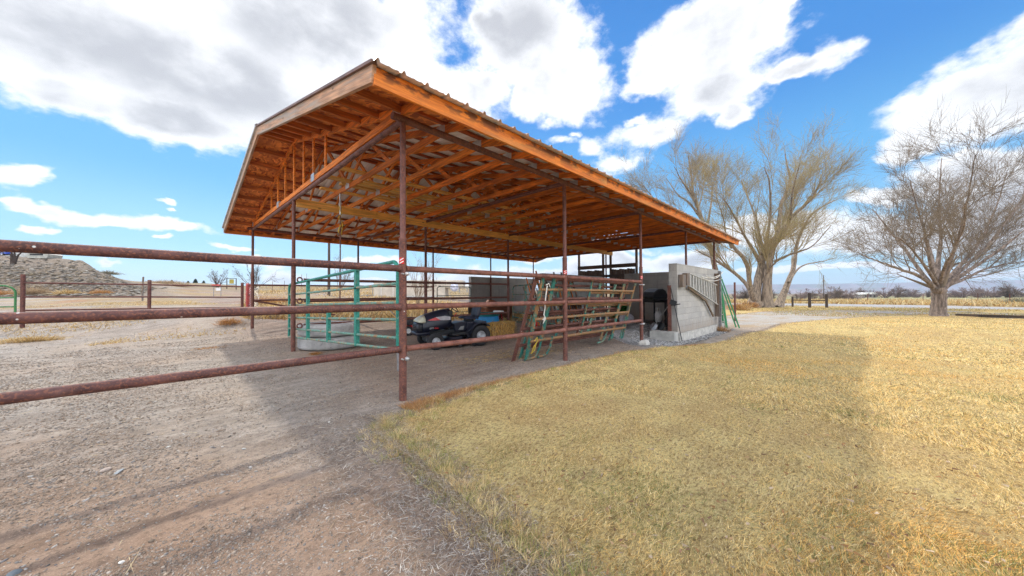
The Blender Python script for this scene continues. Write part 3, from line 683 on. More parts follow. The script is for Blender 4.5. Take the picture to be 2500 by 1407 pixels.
# mid row rails (from the middle gable post to the third post)
t = fence('pipe_fence', 'brown rails crossing the shed behind the mower along the middle posts', [[(PX[0]+.2, 8.86, z), (PX[2]-.04, 8.86, z)] for z in (1.62, 1.14, .58)], (), None, .034)
for z in (1.62, 1.14, .58):
    o0 = Vector(t.location); mb = MB(); pts = [Vector((2.06+.10+.05*math.cos(a), 8.80+.0*a, z+.05*math.sin(a)))-o0 for a in np.linspace(0, 2*math.pi, 17)]
    mb.tube(pts, .016, 8, False); mb.build('pipe_ring', rust, t)
t = fence('pipe_fence', 'thin brown rails along the back posts beyond the middle rails', [[(PX[0]+.03, 13.92, z), (PX[2]-.04, 13.92, z)] for z in (1.60, 1.10, .62)]+[[(PX[0]+.05, 13.90, 1.08), (4.6, 13.90, .50)]], [], None, .030)
t = fence('pipe_fence', 'dark three rail fence across the yard at far left with three posts', [[(-3.26, 19.69, z0), (-.36, 19.3, z0-.03), (2.48, 19.39, z0-.08)] for z0 in (1.72, 1.245, .79)],
          [(-3.27, 19.70, .1, 2.0), (-.36, 19.29, .1, 1.87), (2.5, 19.40, .1, 1.81)], None, .030, rustD, None, .055)
# ------------------------------------------------------------------ tube gates
def tube_gate(name, label, P0, P1, z0s, z1s, m, railm, uprights, r=.021, rc=.13, cat='gate', group=None):
    """P0,P1 (x,y) ends; z0s/z1s rail heights at the ends, top first; uprights list of (t, i0, i1) channels"""
    t = empty(name, (P0[0], P0[1], g1(*P0)), 0, label, cat, group); o = Vector(t.location)
    A, B = Vector((*P0, 0)), Vector((*P1, 0)); d = (B-A).normalized(); Z = Vector((0, 0, 1))
    pt = lambda f, k: A.lerp(B, f)+Z*(z0s[k]*(1-f)+z1s[k]*f)-o
    a0, a1, b0_, b1 = pt(0, 0), pt(1, 0), pt(0, -1), pt(1, -1)
    fr = [b0_]+[a0-Z*rc+Z*rc*math.sin(q)+d*rc*(1-math.cos(q)) for q in np.linspace(0, math.pi/2, 7)]+[a1-Z*rc+Z*rc*math.cos(q)-d*rc*(1-math.sin(q)) for q in np.linspace(0, math.pi/2, 7)]+[b1]
    MB().tube(fr, r*1.25, 10).build('gate_frame', m, t)
    for k in range(1, len(z0s)): MB().tube([pt(0, k), pt(.5, k), pt(1, k)], r, 10).build('rail', railm, t)
    nrm = d.cross(Z)
    for f, i0, i1 in uprights: MB().bar(pt(f, i0)+nrm*.006, pt(f, i1)+nrm*.006-Z*.02, .085, .055, d.cross(Z)).build('upright', m, t)
    return t
gt = tube_gate('tube_gate', 'teal tube gate hung on the front corner post in front of the stacked tyres', (2.14, 4.16), (2.14, 9.62), (1.72, 1.43, 1.18, .96, .72, .57), (1.53, 1.28, 1.03, .73, .47, .27), teal, tealP,
          [(.25, 1, 5), (.47, 3, 5), (.725, 0, 5)][:1]+[(.25, 0, 1), (.49, 2, 5), (.725, 0, 5)])
MB().tube([Vector((2.14, 4.12, .30))-gt.location, Vector((2.14, 4.14, .62))-gt.location], .03, 10).build('hinge_pipe', steel, gt)
tube_gate('tube_gate', 'worn teal gate standing half open beside a middle post before the block wall', (9.03, 8.75), (8.35, 6.2), (1.56, 1.24, .93, .60, .42, .27), (1.60, 1.26, .95, .52, .33, .12), tealR, tealR, [(.33, 0, 5)], .018, .16)
tube_gate('tube_gate', 'thin dark green gate beyond the mower seat beside the block wall', (9.15, 13.9), (11.2, 13.9), (1.62, 1.18, .74, .35), (1.62, 1.18, .74, .35), dgreen, dgreen, [], .016, .13)
tube_gate('tube_gate', 'bright green tube gate at the far left edge beside the dark fence post', (-6.5, 20.1), (-3.42, 19.75), (1.62, 1.22, .92, .62, .36), (1.62, 1.22, .92, .62, .36), green, green, [(.3, 0, 2), (.8, 1, 3)], .022, .25)
t = tube_gate('gate_panel', 'faded red panel wound with wire standing edge-on at the end of the dark fence', (2.62, 19.0), (2.95, 20.6), (1.75, 1.3, .8, .5), (1.75, 1.3, .8, .5), dullred, dullred, [(.1, 0, 3), (.5, 0, 3), (.9, 0, 3)], .04, .1)
mb = MB(); pts = []
for i in range(120):
    a = i*.9; pts.append(Vector((2.85+.17*math.cos(a), 18.85+.1*math.sin(a), .55+.009*i+.05*math.sin(i*1.7))))
mb.tube([p-Vector((2.85, 18.85, .4)) for p in pts], .006, 4); o = mb.build('wire_coil', galv); o.location = (2.85, 18.85, .4); tag(o, 'coil of pale wire hanging beside the red panel', 'wire')
# leaning corral panels behind the front rails
def panel(label, x0, x1, yb, yt, zs, m, rm, ups, feet, wid=.06, lean=0):
    t = empty('corral_panel', (x0, yb, 0), 0, label, 'livestock panel', 'livestock panels leaning on the rails'); zt = 1.60
    def P(x, z): f = z/zt; return Vector((x-x0+lean*f, (yt-yb)*f, z))
    for k, z in enumerate(zs): MB().tube([P(x0+.02, z), P((x0+x1)/2, z-.008), P(x1-.02, z-.03)], .029, 10).build('rail', rm, t)
    for x, za, zb, w in ups: MB().bar(P(x, za), P(x, zb), w*1.5, .024, (0, 1, .2)).build('upright', m, t)
    for x in feet:
        q = [P(x, .42)]+[P(x+.0, .22)]+[P(x-.03-.12*(1-math.cos(a)), .16-.12*math.sin(a)) for a in np.linspace(0, 1.5, 6)]+[P(x-.34, .035)]
        mb = MB(); mb.tube(q, .022, 8).build('foot', m, t)
    return t
panel('brown pipe panel leaning behind the teal ones', 4.62, 8.35, 4.50, 4.00, (1.56, 1.18, .92, .62, .30), rust, rust, [(4.64, 0, 1.62, .055), (6.6, .3, 1.56, .03), (8.33, .3, 1.55, .05)], [], lean=.12)
panel('teal and rust panel leaning on the rails with two curved feet', 4.80, 8.75, 4.34, 3.96, (1.36, 1.07, .80, .38), tealR, rustyY, [(4.82, .02, 1.60, .06), (5.16, .35, 1.60, .06), (6.55, .38, 1.60, .03), (8.10, .10, 1.52, .07), (8.72, .05, 1.50, .05)], [5.16, 5.50], lean=.08)
panel('dull teal panel in the middle of the leaning stack', 6.6, 8.9, 4.46, 4.02, (1.30, 1.0, .74, .34), tealP, rustyY, [(7.02, .35, 1.6, .05), (7.75, .1, 1.5, .06), (8.85, .04, 1.55, .045)], [7.98], lean=.10)
panel('rust stained teal panel at the back of the leaning stack', 4.9, 8.5, 4.58, 4.08, (1.45, 1.12, .86, .56, .22), tealR, rust, [(4.92, 0, 1.58, .05), (5.9, .25, 1.5, .04), (7.3, .2, 1.5, .045), (8.48, 0, 1.5, .05)], [5.3], lean=.14)
def rope(label, pts, r, m, n=6):
    o0 = Vector(pts[0]); mb = MB(); mb.tube([Vector(p)-o0 for p in pts], r, n); o = mb.build('rope', m); o.location = o0; return tag(o, label, 'rope')
rope('white rope tied round the top end of the leaning teal panel', [(4.93, 3.93, 1.44), (4.98, 3.90, 1.47), (5.02, 3.9, 1.40), (4.96, 3.92, 1.43), (4.92, 3.93, 1.2), (4.90, 3.93, 1.02), (4.88, 3.94, .90), (4.92, 3.93, .82), (4.86, 3.94, .74), (4.90, 3.93, .86), (4.86, 3.95, .80)], .011, ropew)
rope('white cord looped round the foot of the leaning teal panel', [(4.84, 4.14, .40), (4.88, 4.1, .47), (4.92, 4.12, .40), (4.86, 4.16, .30), (4.82, 4.2, .16), (4.88, 4.17, .22), (4.9, 4.15, .34)], .011, ropey)
# pole hanging from the second truss, with yellow rope
t = empty('hanging_pole', (2.72, 7.93, 1.16), 0, 'thin rusty pole hanging from a truss near the middle gable post', 'pole')
MB().tube([(0, 0, 0), (.005, 0, 1.9)], .014, 8).build('pipe', rust, t); MB().tube([(.005, 0, 1.88), (.0, 0, 2.36)], .020, 8).build('hook_pipe', galv, t)
rope('yellow rope knotted round the hanging pole', [(2.70, 7.93, 3.22), (2.74, 7.91, 3.05), (2.69, 7.95, 2.98), (2.76, 7.93, 2.95), (2.69, 7.92, 2.93), (2.77, 7.95, 2.90), (2.72, 7.92, 2.80), (2.68, 7.93, 2.66), (2.74, 7.93, 2.60), (2.78, 7.93, 2.86)], .012, ropey)
# planks stored on the bottom chords
pk = [(2.9, 9.3, 7.05), (2.2, 8.1, 7.3), (2.6, 8.9, 7.62), (3.4, 9.9, 7.9), (2.4, 7.6, 8.2), (4.3, 10.6, 8.5), (2.15, 6.9, 6.6)]
for i, (a, b, y) in enumerate(pk):
    mb = MB().box((0, 0, 0), (b-a, .14+.03*(i % 2), .036)); o = mb.build('plank', wXy); o.location = ((a+b)/2, y, 3.626+.0005*i); o.rotation_euler = (0, 0, R((i % 3-1)*.8))
    tag(o, 'pale new plank stored flat on the truss bottom chords', 'plank', 'planks stored on the trusses')
# ------------------------------------------------------------------ block walls
def uvbox(mb_, name, lo, hi, m, parent=None):
    lo, hi = Vector(lo), Vector(hi); c = (lo+hi)/2; me = bpy.data.meshes.new(name); d = hi-lo
    q = MB().box((0, 0, 0), d); me.from_pydata(q.v, [], q.f); uv = me.uv_layers.new(name='uv')
    for p in me.polygons:
        for li in p.loop_indices:
            v = me.vertices[me.loops[li].vertex_index].co; w = v+c-lo; n = p.normal
            uv.data[li].uv = (w.y+.1, w.z) if abs(n.x) > .5 else ((w.x, w.z) if abs(n.y) > .5 else (w.x, w.y))
    o = link(name, me, parent, m); o.location = c-(parent.location if parent else Vector((0, 0, 0))); return o
def wall(label, lo, hi, m=None, foot=None):
    t = empty('block_wall', ((lo[0]+hi[0])/2, (lo[1]+hi[1])/2, lo[2]), 0, label, 'wall'); uvbox(None, 'wall_face', lo, hi, m or blk, t)
    if foot: uvbox(None, 'footing', foot[0], foot[1], concw, t)
    return t
w1 = wall('grey concrete block wall with the ladder hung on it, facing the lawn', (11.40, 3.78, -.02), (16.75, 4.03, 2.22), None, ((11.36, 3.70, -.45), (16.9, 4.06, -.024)))
uvbox(None, 'footing_step', (11.0, 3.74, -.40), (11.357, 4.50, .05), conc, w1)
wall('dark block wall behind the barbecue at the shed end', (16.45, 4.04, -.1), (16.65, 8.0, 2.25))
wall('block partition wall in the middle of the shed behind the leaning panels', (11.1, 8.98, -.1), (16.1, 9.18, 2.12))
wall('long block wall along the back posts behind the worn teal gate', (11.3, 14.0, -.1), (16.5, 14.2, 2.17))
# timber wind break beyond the shed end
t = empty('wood_fence', (17.0, 9.3, -.35), 0, 'weathered vertical plank windbreak with a top beam behind the partition wall', 'fence')
o0 = t.location
for y in (7.6, 9.05, 9.5, 11.06): MB().bar(Vector((17.0, y, -.4))-o0, Vector((17.0, y, 3.62))-o0, .10, .10).build('fence_post', wGrey, t)
MB().bar(Vector((16.93, 7.55, 2.72))-o0, Vector((16.93, 11.1, 2.72))-o0, .05, .20).build('top_beam', wGreyX, t)
for z in (1.0, 1.9, 2.2): MB().bar(Vector((16.93, 7.55, z))-o0, Vector((16.93, 11.1, z))-o0, .05, .14).build('cross_board', wGreyX, t)
for a, b, nm in ((7.68, 9.0, 9), (9.58, 11.0, 9)):
    for k in range(nm):
        y = a+(b-a)*(k+.5)/nm; MB().box(Vector((17.0, y, 1.15+(.02*(k % 3))))-o0, (.025, (b-a)/nm-.012, 2.75)).build('plank', wGrey, t)
# ladder hung on the wall
def beam_obj(name, label, cat, pts, w, h, m, group=None):
    o0 = Vector(pts[0]); mb = MB()
    for a, b in zip(pts, pts[1:]): mb.bar(Vector(a)-o0, Vector(b)-o0, w, h)
    o = mb.build(name, m); o.location = o0; return tag(o, label, cat, group)
t = empty('ladder', (11.9, 3.66, .9), 0, 'old grey ladder hung sideways on the block wall facing the lawn', 'ladder'); o0 = Vector(t.location)
TL, TR = Vector((12.2, 3.66, 1.92)), Vector((15.6, 3.66, 1.58)); BL, BR = Vector((12.2, 3.66, 1.50)), Vector((15.75, 3.66, .78))
for a, b in ((TL, TR), (BL, BR)): MB().bar(a-o0, b-o0, .06, .035).build('ladder_rail', alum, t)
for k in range(11):
    f = (k+.25)/11; MB().bar(TL.lerp(TR, f)-o0, BL.lerp(BR, f)-o0, .03, .11 if k < 9 else .07, (1, 0, 0)).build('rung', alum, t)
beam_obj('timber_prop', 'brown board slanting down the wall below the hung ladder', 'board', [(12.2, 3.70, 1.46), (14.2, 3.70, .98), (15.2, 3.70, .35)], .05, .07, wood('brown_board', (.24, .15, .08), 'x'))
for i, (x, z) in enumerate(((11.62, 1.66), (12.02, 1.72))):
    o = MB().box((0, 0, 0), (.30, .14, .40)).build('wood_block', wGrey, None, .006); o.location = (x, 3.70, z)
    tag(o, ('weathered wooden block fixed to the wall nearest its free end' if i == 0 else 'weathered wooden block at the near end of the hung ladder'), 'block', 'wooden blocks holding the ladder')
mb = MB()
for k, (a, b, s) in enumerate((((13.4, 3.62, 1.86), (16.3, 3.6, 2.10), .12), ((13.6, 3.62, 1.80), (16.2, 3.6, 1.86), .1), ((13.9, 3.60, 1.92), (16.4, 3.6, 2.16), .2))):
    A, B = Vector(a), Vector(b); mb.tube([A.lerp(B, f)-Vector((0, 0, s*4*f*(1-f)))-Vector((13.4, 3.62, 1.8)) for f in np.linspace(0, 1, 12)], .014, 6)
o = mb.build('rope', ropew); o.location = (13.4, 3.62, 1.8); tag(o, 'pale ropes sagging across the top of the block wall', 'rope')
beam_obj('steel_column', 'square grey steel column standing at the far end of the block wall', 'column', [(15.9, 3.62, -.32), (15.9, 3.62, 2.15)], .10, .10, steel)
beam_obj('timber_board', 'brown upright board behind the grey steel column', 'board', [(15.72, 3.68, .3), (15.70, 3.68, 2.05)], .16, .04, wGrey)
beam_obj('steel_channel', 'rusty steel channel upright against the near end of the block wall', 'channel', [(11.30, 3.98, .06), (11.28, 3.98, 1.52)], .10, .05, rust)
# black jack bar leaning on the wall end
t = empty('bar_jack', (11.33, 3.62, -.27), 0, 'thin black jack bar leaning against the near end of the block wall', 'jack'); o0 = Vector(t.location)
MB().tube([Vector((11.33, 3.62, -.27))-o0, Vector((11.27, 3.93, 1.45))-o0], .013, 8).build('bar', blackp, t)
MB().bar(Vector((11.27, 3.95, 1.0))-o0, Vector((11.31, 3.78, .93))-o0, .05, .16).build('jack_body', blackp, t)
MB().tube([Vector((11.28, 4.06, .86))-o0, Vector((11.31, 3.66, .93))-o0], .016, 8).build('handle', blackp, t)
# green step ladder
t = empty('step_ladder', (17.15, 3.62, g1(17.15, 3.62)+.08), R(-62), 'green fibreglass step ladder standing beyond the end of the block wall', 'ladder'); o0 = Vector(t.location)
for dy in (-.17, .17):
    MB().bar((-.1+.0, dy*1.25, .0), (-.35, dy*.8, 2.35), .035, .085, (1, 0, 0)).build('ladder_rail', fiberg, t)
    MB().bar((.38, dy*1.2, .0), (-.32, dy*.8, 2.35), .03, .05, (1, 0, 0)).build('ladder_rail', fiberg, t)
for k in range(7):
    z = .25+k*.31; x = -.1-.25*z/2.35; w_ = .40-.12*z/2.35; MB().box((x, 0, z), (.085, w_, .03)).build('step', alum, t)
MB().box((-.33, 0, 2.37), (.16, .34, .05)).build('ladder_top', alum, t)
# posts beyond
def lone_post(name, label, x, y, z0, z1, r, m, group=None, n=12):
    mb = MB().tube([(0, 0, 0), (0, 0, z1-z0)], r, n); o = mb.build(name, m); o.location = (x, y, z0); return tag(o, label, 'post', group)
lone_post('steel_post', 'lone dark red steel post on the gravel beyond the block wall', 20.9, 4.07, -.5, 1.80, .045, rustD)
t = empty('hitching_fence', (47, 3.9, g1(47, 3.9)), 0, 'short dark wooden fence of three posts beside the far road', 'fence'); o0 = Vector(t.location)
wp = [(47.0, 3.9, .75, .17), (45.6, 2.45, 1.15, .24), (46.0, 1.2, 1.05, .22)]
for x, y, h, w_ in wp: MB().bar(Vector((x, y, g1(x, y)-.3))-o0, Vector((x, y, h))-o0, w_, w_).build('fence_post', wBrown, t, .01)
for a, b in zip(wp, wp[1:]):
    for z in ((.40),): MB().bar(Vector((a[0], a[1], z))-o0, Vector((b[0], b[1], z))-o0, .06, .09).build('rail', wBrown, t)
# ------------------------------------------------------------------ riding mower
def text_mesh(s, size, m, parent, loc, rot, ex=.0015):
    c = bpy.data.curves.new('lettering', 'FONT'); c.body = s; c.size = size; c.extrude = ex; c.align_x = 'CENTER'; c.align_y = 'CENTER'
    tmp = bpy.data.objects.new('tmp', c); col.objects.link(tmp); dg = bpy.context.evaluated_depsgraph_get(); me = bpy.data.meshes.new_from_object(tmp.evaluated_get(dg))
    bpy.data.objects.remove(tmp); o = link('lettering', me, parent, None); o.data.materials.clear(); o.data.materials.append(m); o.location = loc; o.rotation_euler = rot; return o
def wheel(parent, c, r, w, rimr, side, name='wheel', tread=True, mt=None, mr=None):
    prof = [(rimr, -w/2*.75), (rimr*1.08, -w/2*.95), (r*.86, -w/2), (r*.96, -w/2*.86), (r, -w/2*.5), (r, w/2*.5), (r*.96, w/2*.86), (r*.86, w/2), (rimr*1.08, w/2*.95), (rimr, w/2*.75)]
    o = MB().lathe(prof, 32, (0, 0, 0), 'y').build(name, mt or rubber, parent); o.location = c
    if tread:
        mb = MB()
        for k in range(26):
            a = 2*math.pi*k/26
            for s in (-1, 1): p = Vector((math.cos(a)*(r-.002), s*w*.06, math.sin(a)*(r-.002))); q = Vector((math.cos(a+.14)*(r-.006), s*w*.42, math.sin(a+.14)*(r-.006))); mb.bar(p, q, .016, .012, (math.cos(a), 0, math.sin(a)))
        mb.build('tread', mt or rubber, o)
    mb = MB().lathe([(0, side*w*.18), (rimr*.30, side*w*.20), (rimr*.35, side*w*.42), (rimr*.42, side*w*.42), (rimr*.48, side*w*.12), (rimr*.86, side*w*.14), (rimr*.92, side*w*.40), (rimr*1.02, side*w*.42), (rimr*1.02, -side*w*.36)], 24, (0, 0, 0), 'y')
    mb.build('rim', mr or silver, o); return o
def loft(mb, secs, caps=True):
    """secs: list of (x, [(y,z)...]) closed cross-sections"""
    n = len(secs[0][1]); vs = [(x, y, z) for x, s in secs for y, z in s]; fs = []
    for i in range(len(secs)-1):
        for k in range(n): fs.append((i*n+k, i*n+(k+1) % n, (i+1)*n+(k+1) % n, (i+1)*n+k))
    if caps: fs += [tuple(range(n))[::-1], tuple(range((len(secs)-1)*n, len(secs)*n))]
    mb.add(vs, fs, True); return mb
def hoodsec(hw, zb, zt, n=14, sh=2.6):
    P = [(-hw, zb)]
    for i in range(n+1):
        a = math.pi*(1-i/n); c, s = math.cos(a), math.sin(a)
        P.append((hw*abs(c)**(2/sh)*(1 if c >= 0 else -1), zb+(zt-zb)*(abs(s)**(2/sh))*1.0))
    P.append((hw, zb)); return P
ang = math.atan2(.30, -1.07)
mw = empty('riding_mower', (5.10, 6.98, 0), ang, 'dark blue riding mower parked under the shed roof', 'lawn mower')
# local: x forward, y left, origin between the wheels; near side (towards the lawn) is +y
mb = MB(); loft(mb, [(.16, hoodsec(.235, .50, .93)), (.30, hoodsec(.25, .46, .915)), (.55, hoodsec(.262, .42, .865)), (.75, hoodsec(.262, .40, .80)), (.88, hoodsec(.255, .40, .74)), (.93, hoodsec(.245, .41, .70))])
mb.build('hood', navy, mw)
mb = MB(); loft(mb, [(.80, hoodsec(.266, .615, .78)), (.90, hoodsec(.262, .615, .738)), (.945, hoodsec(.248, .62, .70)), (.965, hoodsec(.225, .625, .685))]); mb.build('headlight', lampm, mw)
g_ = MB(); loft(g_, [(.86, hoodsec(.27, .40, .62, 14, 6)), (.955, hoodsec(.262, .40, .615, 14, 5)), (.985, hoodsec(.235, .41, .605, 14, 4))]); gr = g_.build('grille', navy, mw)
mb = MB()
for k in range(4):
    for s in (-1, 1):
        mb.box((.978, s*.105, .452+k*.040), (.02, .17, .020)); mb.box((.93, s*.262, .452+k*.040), (.085, .012, .018))
mb.build('grille_slot', blackp, gr)
mb = MB(); loft(mb, [(.70, hoodsec(.285, .325, .41, 14, 6)), (.93, hoodsec(.285, .325, .41, 14, 6)), (1.01, hoodsec(.25, .33, .405, 14, 4)), (1.03, hoodsec(.20, .335, .40, 14, 4))]); mb.build('bumper', navy, mw)
# side stripe and letters (both sides)
for s in (1, -1):
    mb = MB(); mb.prism([(.76, .665), (.30, .655), (.20, .66), (.20, .735), (.34, .76), (.55, .735)], s*.2585, s*.2655); dc = mb.build('side_panel', simple('grey_decal', (.42, .40, .42), .5), mw)
    mb = MB(); mb.prism([(.755, .667), (.44, .662), (.56, .732)], s*.2655, s*.2680); mb.build('stripe', simple('red_decal', (.55, .07, .07), .5), dc)
    text_mesh('DYT', .050, whitem, mw, (.66, s*.2665, .475), (math.pi/2, 0, math.pi if s > 0 else 0)); text_mesh('4000', .050, redm, mw, (.545, s*.2665, .475), (math.pi/2, 0, math.pi if s > 0 else 0))
mb = MB(); mb.box((.20, 0, .56), (.06, .34, .30)).box((.17, 0, .80), (.10, .44, .14)); mb.build('dashboard', blackp, mw, .02)
mb = MB(); mb.tube([(.14, 0, .80), (.05, 0, .93)], .018, 8); ring = [Vector((.05+.05*math.sin(0)+.0, 0, .93))]
c0 = Vector((.04, 0, .945)); ax1 = Vector((.75, 0, .66)).normalized(); pts = [c0+ax1*.165*math.cos(a)+Vector((0, 1, 0))*.165*math.sin(a) for a in np.linspace(0, 2*math.pi, 25)]
mb.tube(pts, .013, 8, False); mb.bar(pts[6], pts[18], .03, .012); mb.build('steering_wheel', blackp, mw)
mb = MB(); mb.tube([(.1, .24, .74), (.06, .25, .80)], .006, 6).lathe([(0, -.012), (.014, 0), (0, .016)], 8, (.055, .25, .81)); mb.build('throttle_lever', redm, mw)
# frame, foot rests, fenders, seat
mb = MB(); mb.box((.45, 0, .36), (.80, .30, .10)).box((.12, 0, .33), (.75, .36, .06)); mb.build('frame', blackp, mw)
mb = MB(); mb.prism([(.22, .30), (-.24, .30), (-.24, .345), (-.20, .36), (.22, .345)], .16, .46).prism([(.22, .30), (-.24, .30), (-.24, .345), (-.20, .36), (.22, .345)], -.46, -.16); mb.build('foot_rest', blackp, mw, .008)
def fender(s):
    mb = MB(); out = []
    for a in np.linspace(-.05, 2.35, 15): out.append((-.52+.335*math.cos(a), .255+.335*math.sin(a)))
    pr = [(-.14, .30)]+out; inn = [(-.52+.300*math.cos(a), .255+.300*math.sin(a)) for a in np.linspace(2.35, -.05, 15)]+[(-.17, .27)]
    mb.prism(pr+inn, s*.24, s*.485) if s > 0 else mb.prism(pr+inn, -.485, -.24); return mb
for s in (1, -1): fender(s).build('fender', navy, mw, .008)
mb = MB(); mb.box((-.50, 0, .50), (.55, .50, .17)).box((-.06, 0, .45), (.22, .34, .14)); mb.prism([(.06, .36), (.10, .56), (-.10, .60), (-.26, .58), (-.30, .36)], -.20, .20); mb.build('body', navy, mw, .02)
mb = MB(); mb.prism([(-.02, .40), (-.08, .48), (-.17, .49), (-.15, .40)], .205, .212); mb.build('warning_label', simple('label_grey', (.25, .25, .24), .6), mw)
st = MB(); loft(st, [(-.16, hoodsec(.18, .665, .695, 10, 3)), (-.20, hoodsec(.215, .655, .725, 10, 3)), (-.40, hoodsec(.225, .645, .715, 10, 3)), (-.56, hoodsec(.22, .65, .74, 10, 3))])
q = st.build('seat', seatm, mw)
vs = []
bk = MB()
def bsec(z, x, hw, th): return [(x+th*.5*(1-.55*(1-abs(k)/1.0))*0+dx*th, hw*k, z) for k, dx in ((-1, -.1), (-.85, .5), (-.4, .28), (.4, .28), (.85, .5), (1, -.1), (.7, -.5), (-.7, -.5))]
rows = [bsec(z, x, hw, th) for z, x, hw, th in ((.665, -.55, .20, .08), (.74, -.575, .222, .10), (.86, -.60, .228, .10), (.97, -.625, .215, .09), (1.03, -.64, .18, .07), (1.05, -.645, .12, .04))]
n = 8; bk.add([v for r_ in rows for v in r_], [(i*n+k, i*n+(k+1) % n, (i+1)*n+(k+1) % n, (i+1)*n+k) for i in range(5) for k in range(n)]+[tuple(range(40, 48)), tuple(range(8))[::-1]], True)
bk.build('backrest', seatm, mw)
MB().box((-.38, 0, .615), (.20, .18, .07)).build('seat_spring', blackp, mw)
# cutting deck
mb = MB(); mb.prism([(.40, .30), (.47, .10), (.44, .16)], 0, .01) if False else None
mb = MB(); mb.lathe([(.0, .21), (.30, .21), (.44, .185), (.47, .09), (.475, .07)], 28, (.12, 0, 0)); mb.box((.12, .36, .24), (.30, .18, .06)).box((-.02, -.3, .24), (.25, .16, .06)); mb.build('cutting_deck', navy, mw)
for c in ((.02, .44), (-.35, .42), (.40, -.35)): MB().lathe([(.0, -.02), (.05, -.02), (.05, .02), (.0, .02)], 14, (c[0], c[1], .052), 'y').build('deck_wheel', rubber, mw)
wheel(mw, (.62, .43, .19), .19, .15, .095, 1); wheel(mw, (.62, -.43, .19), .19, .15, .095, -1)
wheel(mw, (-.52, .37, .255), .255, .22, .115, 1); wheel(mw, (-.52, -.37, .255), .255, .22, .115, -1)
mb = MB(); mb.tube([(.62, -.36, .20), (.62, .36, .20)], .025, 8).bar((.62, 0, .24), (.62, 0, .36), .10, .10).tube([(.75, -.2, .30), (.82, .0, .27), (.75, .2, .30)], .012, 6).tube([(.62, .30, .22), (.30, .1, .30)], .012, 6); mb.build('front_axle', steel, mw)
# spreader behind the mower
t = empty('spreader', (5.35, 9.75, 0), R(150), 'small dark hopper spreader with a red base and one white wheel behind the mower', 'spreader')
MB().lathe([(.06, .30), (.22, .34), (.24, .52), (.255, .55), (.235, .55), (.2, .36), (0, .34)], 16).build('hopper', simple('grey_hopper', (.10, .10, .11), .6), t)
MB().box((0, 0, .26), (.46, .22, .09)).build('chassis', redm, t, .01); wheel(t, (-.02, -.20, .15), .15, .06, .075, -1, tread=False, mr=whitem); wheel(t, (-.02, .20, .15), .15, .06, .075, 1, tread=False, mr=whitem)
MB().tube([(.1, 0, .30), (.5, 0, .75), (.62, -.16, .82)], .014, 8).build('handle', steel, t)
# hay bale
rb = np.random.default_rng(5)
me = bpy.data.meshes.new('b'); import bmesh
bm = bmesh.new(); bmesh.ops.create_cube(bm, size=1); bmesh.ops.subdivide_edges(bm, edges=bm.edges[:], cuts=9, use_grid_fill=True)
for v in bm.verts:
    q = Vector(v.co); q = Vector((q.x*1.12, q.y*.46, q.z*.38)); e = max(abs(v.co.x), abs(v.co.y), abs(v.co.z))
    bul = 1-.10*((abs(v.co.x)*2)**4*(abs(v.co.y)*2)**4); q.x *= bul; q.y *= bul; q += Vector(rb.normal(0, .006, 3)); q.z *= 1-.03*math.cos(v.co.x*18); v.co = q
bm.to_mesh(me); bm.free(); me.polygons.foreach_set('use_smooth', [True]*len(me.polygons))
t = empty('hay_bale', (7.42, 7.75, g1(7.4, 7.7)), R(8), 'square golden hay bale lying on the ground behind the mower', 'hay bale')
o = link('bale', me, t, straw); o.location = (0, 0, .19)
def unit(d): return d/(np.linalg.norm(d, axis=1)[:, None]+1e-9)
def strands(n, pos_f, len_f, dir_f, w, colf, seed, curl=.3, segs=2):
    """bunch of tapered blades: returns V,F,C; pos_f(rng,n)->(n,3), dir_f->(n,3) unit"""
    g = np.random.default_rng(seed); P = pos_f(g, n); L = len_f(g, n)[:, None]; D = dir_f(g, n, P); W_ = (w(g, n) if callable(w) else np.full(n, w))[:, None]; C = colf(g, n, P)
    side = np.cross(D, g.normal(0, 1, (n, 3))); side /= np.linalg.norm(side, axis=1)[:, None]+1e-9
    bend = g.normal(0, 1, (n, 3))*curl; bend[:, 2] -= curl*.8; Vs = []; K = segs+1
    for k in range(K):
        f = k/segs; c = P+D*L*f+bend*L*f*f*.5
        if k < segs: Vs += [c-side*W_*(1-.5*f)/2, c+side*W_*(1-.5*f)/2]
        else: Vs += [c]
    m = 2*segs+1; V = np.stack(Vs, 1).reshape(-1, 3); b = (np.arange(n)*m)[:, None]; Fs = []
    for k in range(segs-1): Fs += [b+np.array([2*k, 2*k+1, 2*k+3]), b+np.array([2*k, 2*k+3, 2*k+2])]
    Fs.append(b+np.array([2*segs-2, 2*segs-1, 2*segs])); return V, np.concatenate(Fs, 0), np.repeat(C, m, 0)
def cpick(cols, jit=.15):
    cols = np.array(cols)
    def f(g, n, P): return cols[g.integers(0, len(cols), n)]*(1+g.normal(0, jit, (n, 1))).clip(.4, 1.7)
    return f
STRAW = [(.56, .40, .17), (.48, .30, .10), (.62, .48, .24), (.36, .22, .08)]
def bale_pos(g, n):
    p = g.uniform(-.5, .5, (n, 3)); ax = g.integers(0, 3, n); s = g.choice([-.5, .5], n); p[np.arange(n), ax] = s; return p*np.array([1.12, .46, .38])+np.array([0, 0, .19])
V, F, C = strands(2600, bale_pos, lambda g, n: g.uniform(.03, .09, n), lambda g, n, P: (lambda d: d/np.linalg.norm(d, axis=1)[:, None])(g.normal(0, 1, (n, 3))+(P-np.array([0, 0, .19]))*3), .004, cpick(STRAW), 3)
o = link('loose_straw', np_mesh('loose_straw', V, F, False, C), t, strand); tag(o, kind='stuff')
